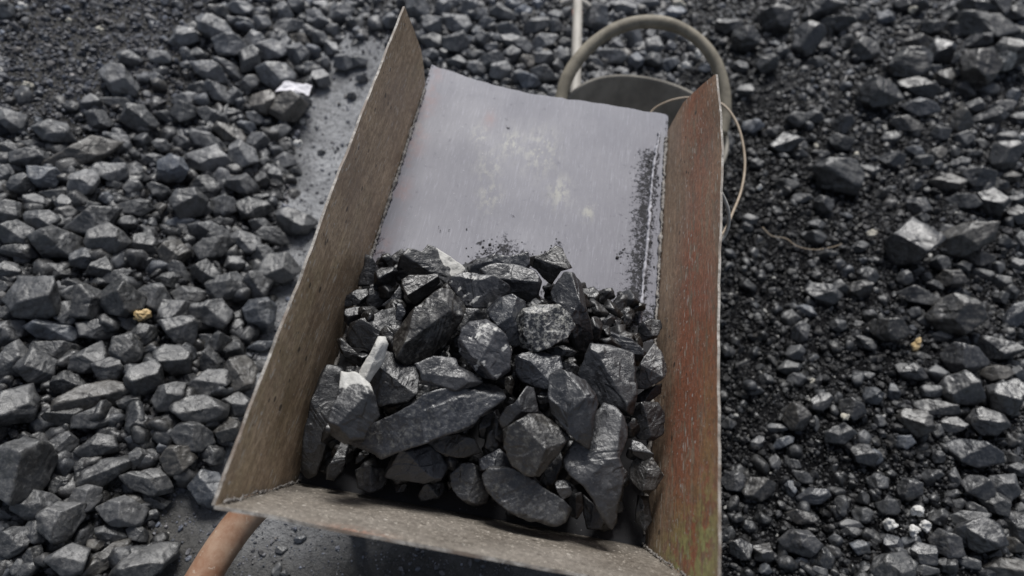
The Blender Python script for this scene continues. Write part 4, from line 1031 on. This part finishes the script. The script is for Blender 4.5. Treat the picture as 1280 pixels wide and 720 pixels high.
pebble('pale_chip', 'white chip at the edge of the worn path, left', 'chip', 373, 179, 11, 9, 20, M_WHITE, 20)
pebble('pale_chip', 'oval pale chip on black grit right of the barrow', 'chip', 1016, 476, 9, 5, -30, M_CREAM, 21)
pebble('pale_chip', 'white egg-shaped chip right of the barrow at mid height', 'chip', 1057, 521, 9, 11, 70, M_CREAM, 22)

# crumpled scrap of paper
pc = [(344, 116), (356, 101), (390, 106), (386, 119)]
nP = 14; V = []; 
cw = [hit_ground(x, y, .055) for x, y in pc]
r = np.random.default_rng(77)
for i in range(nP):
    for j in range(nP):
        u, v = i / (nP - 1), j / (nP - 1)
        p = (cw[0] * (1 - u) + cw[3] * u) * (1 - v) + (cw[1] * (1 - u) + cw[2] * u) * v
        V.append(p)
V = np.array(V); V[:, 2] += .008 * fbm(V * 45, 2, 6) + .006 * np.abs(vnoise(V * 25, 3))
k = nP * nP; idn = np.arange(k).reshape(nP, nP)
c0 = V.mean(0); V2 = np.concatenate([V, V - np.array([0, 0, .0012])]) - c0
f1 = np.stack([idn[:-1, :-1].ravel(), idn[1:, :-1].ravel(), idn[1:, 1:].ravel(), idn[:-1, 1:].ravel()], 1)
per = np.concatenate([idn[0, :], idn[1:, -1], idn[-1, -2::-1], idn[-2:0:-1, 0]])
f3 = np.stack([per, np.roll(per, -1), np.roll(per, -1) + k, per + k], 1)
o = link('paper_scrap', np_mesh('paper_scrap', V2, np.concatenate([f1, f1[:, ::-1] + k, f3]), None, False, [M_PAPER]), c0)
tag(o, 'crumpled white paper scrap on coal at the edge of the path', 'paper')

# ------------------------------------------------------------------ bucket with hoop handle
bc = at_depth(806, 160, 1.66); RB = .197
gz = float(ground_h(bc[0], bc[1])[0])
print('bucket rim', bc, 'ground', gz)
bo = np.array([bc[0], bc[1], gz - .01])
bucket = thing('bucket', bo, 'dusty grey rubber bucket with a thick hoop handle behind the barrow', 'bucket')
hb = bc[2] - bo[2]
prof = [(.0, .012), (.125, .012), (.150, .03), (RB * .97, hb - .02), (RB, hb - .008), (RB + .002, hb - .001), (RB + .007, hb + .002), (RB + .011, hb - .003), (RB + .010, hb - .02), (.162, .02), (.150, 0), (.0, 0)]
seg = 72; V = []; F = []
for (rr, z) in prof:
    for j in range(seg):
        a = 2 * np.pi * j / seg; w = 1 + .012 * math.sin(2 * a + .6) * (z / max(hb, .01))
        V.append((rr * w * math.cos(a), rr * w * math.sin(a), z + .004 * math.sin(3 * a) * (z / max(hb, .01))))
for i in range(len(prof) - 1):
    for j in range(seg):
        a = i * seg + j; b = i * seg + (j + 1) % seg; F.append((a, b, b + seg, a + seg))
link('body', py_mesh('body', V, F, M_RUBBER), (0, 0, 0), bucket)
hoop_px = [(706, 172), (701, 145), (703, 115), (716, 84), (740, 56), (772, 35), (808, 27), (845, 33), (874, 51), (894, 77), (904, 108), (906, 140), (902, 168)]
hw = []
for i, (x, y) in enumerate(hoop_px):
    a = math.sin(math.pi * i / (len(hoop_px) - 1))
    hw.append(at_depth(x, y, 1.66 + .02 * a))
q = smooth_path(hw, 90)
V, F = tube(q, .0156 * (1 + .07 * fbm(q * 9, 2, 4)), 18)
link('hoop_handle', py_mesh('hoop_handle', V - bo, F, M_HOSE), (0, 0, 0), bucket)

# ------------------------------------------------------------------ shovel lying on the coal
g0 = hit_ground(722, 2, .07); g1 = at_depth(719, 124, depth(hit_ground(719, 124, .055)))
sv = (g1 - g0) / np.linalg.norm(g1 - g0)
shovel = thing('shovel', g0, 'shovel with a pale wooden shaft and curved grip lying beyond the barrow', 'shovel')
end = g1 + sv * .20
V, F = tube(smooth_path([g0, g0 * .5 + g1 * .5 + (0, 0, .004), g1, end], 30), .0148, 14)
link('shaft', py_mesh('shaft', V - g0, F, M_WOOD), (0, 0, 0), shovel)
V, F = tube([g0 + sv * .050, g0 + sv * .075],   .0155, 14); link('red_band', py_mesh('red_band', V - g0, F, M_REDTAPE), (0, 0, 0), shovel)
gl_, gr_ = at_depth(701, 5, depth(g0)), at_depth(737, 9, depth(g0)); gm = at_depth(720, -1, depth(g0))
V, F = tube(smooth_path([gl_, gl_ * .55 + gm * .45 - (0, 0, -.004), gm, gr_ * .5 + gm * .5 + (0, 0, .004), gr_], 24), .009, 12)
link('grip', py_mesh('grip', V - g0, F, M_WOOD), (0, 0, 0), shovel)
side = np.cross(sv, (0, 0, 1)); side /= np.linalg.norm(side); upn = np.cross(side, sv)
n1, n2 = 14, 10; V = []
for i in range(n1):
    u = i / (n1 - 1)
    for j in range(n2):
        v = j / (n2 - 1) * 2 - 1
        wd_ = .072 * (1 if u < .75 else math.sqrt(max(0.02, 1 - ((u - .75) / .25) ** 2)) * .7 + .3)
        V.append(end + sv * (u * .24 - .02) + side * v * wd_ + upn * (.022 * v * v + .01 * (1 - u)))
V = np.array(V); k = len(V); idn = np.arange(k).reshape(n1, n2)
f1 = np.stack([idn[:-1, :-1].ravel(), idn[1:, :-1].ravel(), idn[1:, 1:].ravel(), idn[:-1, 1:].ravel()], 1)
per = np.concatenate([idn[0, :], idn[1:, -1], idn[-1, -2::-1], idn[-2:0:-1, 0]])
f3 = np.stack([per, np.roll(per, -1), np.roll(per, -1) + k, per + k], 1)
link('blade', np_mesh('blade', np.concatenate([V, V - upn * .002]) - g0, np.concatenate([f1, f1[:, ::-1] + k, f3]), None, True, [M_RUST]), (0, 0, 0), shovel)

# ------------------------------------------------------------------ wires
def wire(name, label, cat, pts, rad, mat, n=70):
    P = smooth_path([at_depth(x, y, z) for x, y, z in pts], n); c = P[-1].copy()
    V, F = tube(P, rad, 8)
    return tag(link(name, py_mesh(name, V - c, F, mat), c), label, cat)
wire('wire', 'thin tan wire looping round the tip of the right panel', 'wire',
     [(808, 150, 1.47), (818, 136, 1.47), (838, 126, 1.46), (860, 122, 1.45), (884, 124, 1.44), (905, 132, 1.42), (921, 154, 1.40), (929, 182, 1.38), (931, 210, 1.36), (926, 240, 1.33), (915, 268, 1.30), (906, 288, 1.27), (894, 300, 1.25)], .0026, M_WIRE)
wire('rope', 'short pale rope end hooked outside the right panel', 'rope',
     [(896, 232, 1.18), (904, 246, 1.19), (910, 262, 1.20), (911, 278, 1.21), (906, 294, 1.22), (896, 306, 1.22)], .0034, M_ROPE, 40)
P = [hit_ground(x, y, .02) for x, y in [(953, 284), (965, 295), (982, 298), (997, 308), (1018, 312), (1040, 309), (1052, 305)]]
P = smooth_path(P, 50); V, F = tube(P, .0011, 6)
tag(link('ground_wire', py_mesh('ground_wire', V - P[0], F, M_WIRE), P[0]), 'thin bent wire lying on black grit right of the barrow', 'wire')
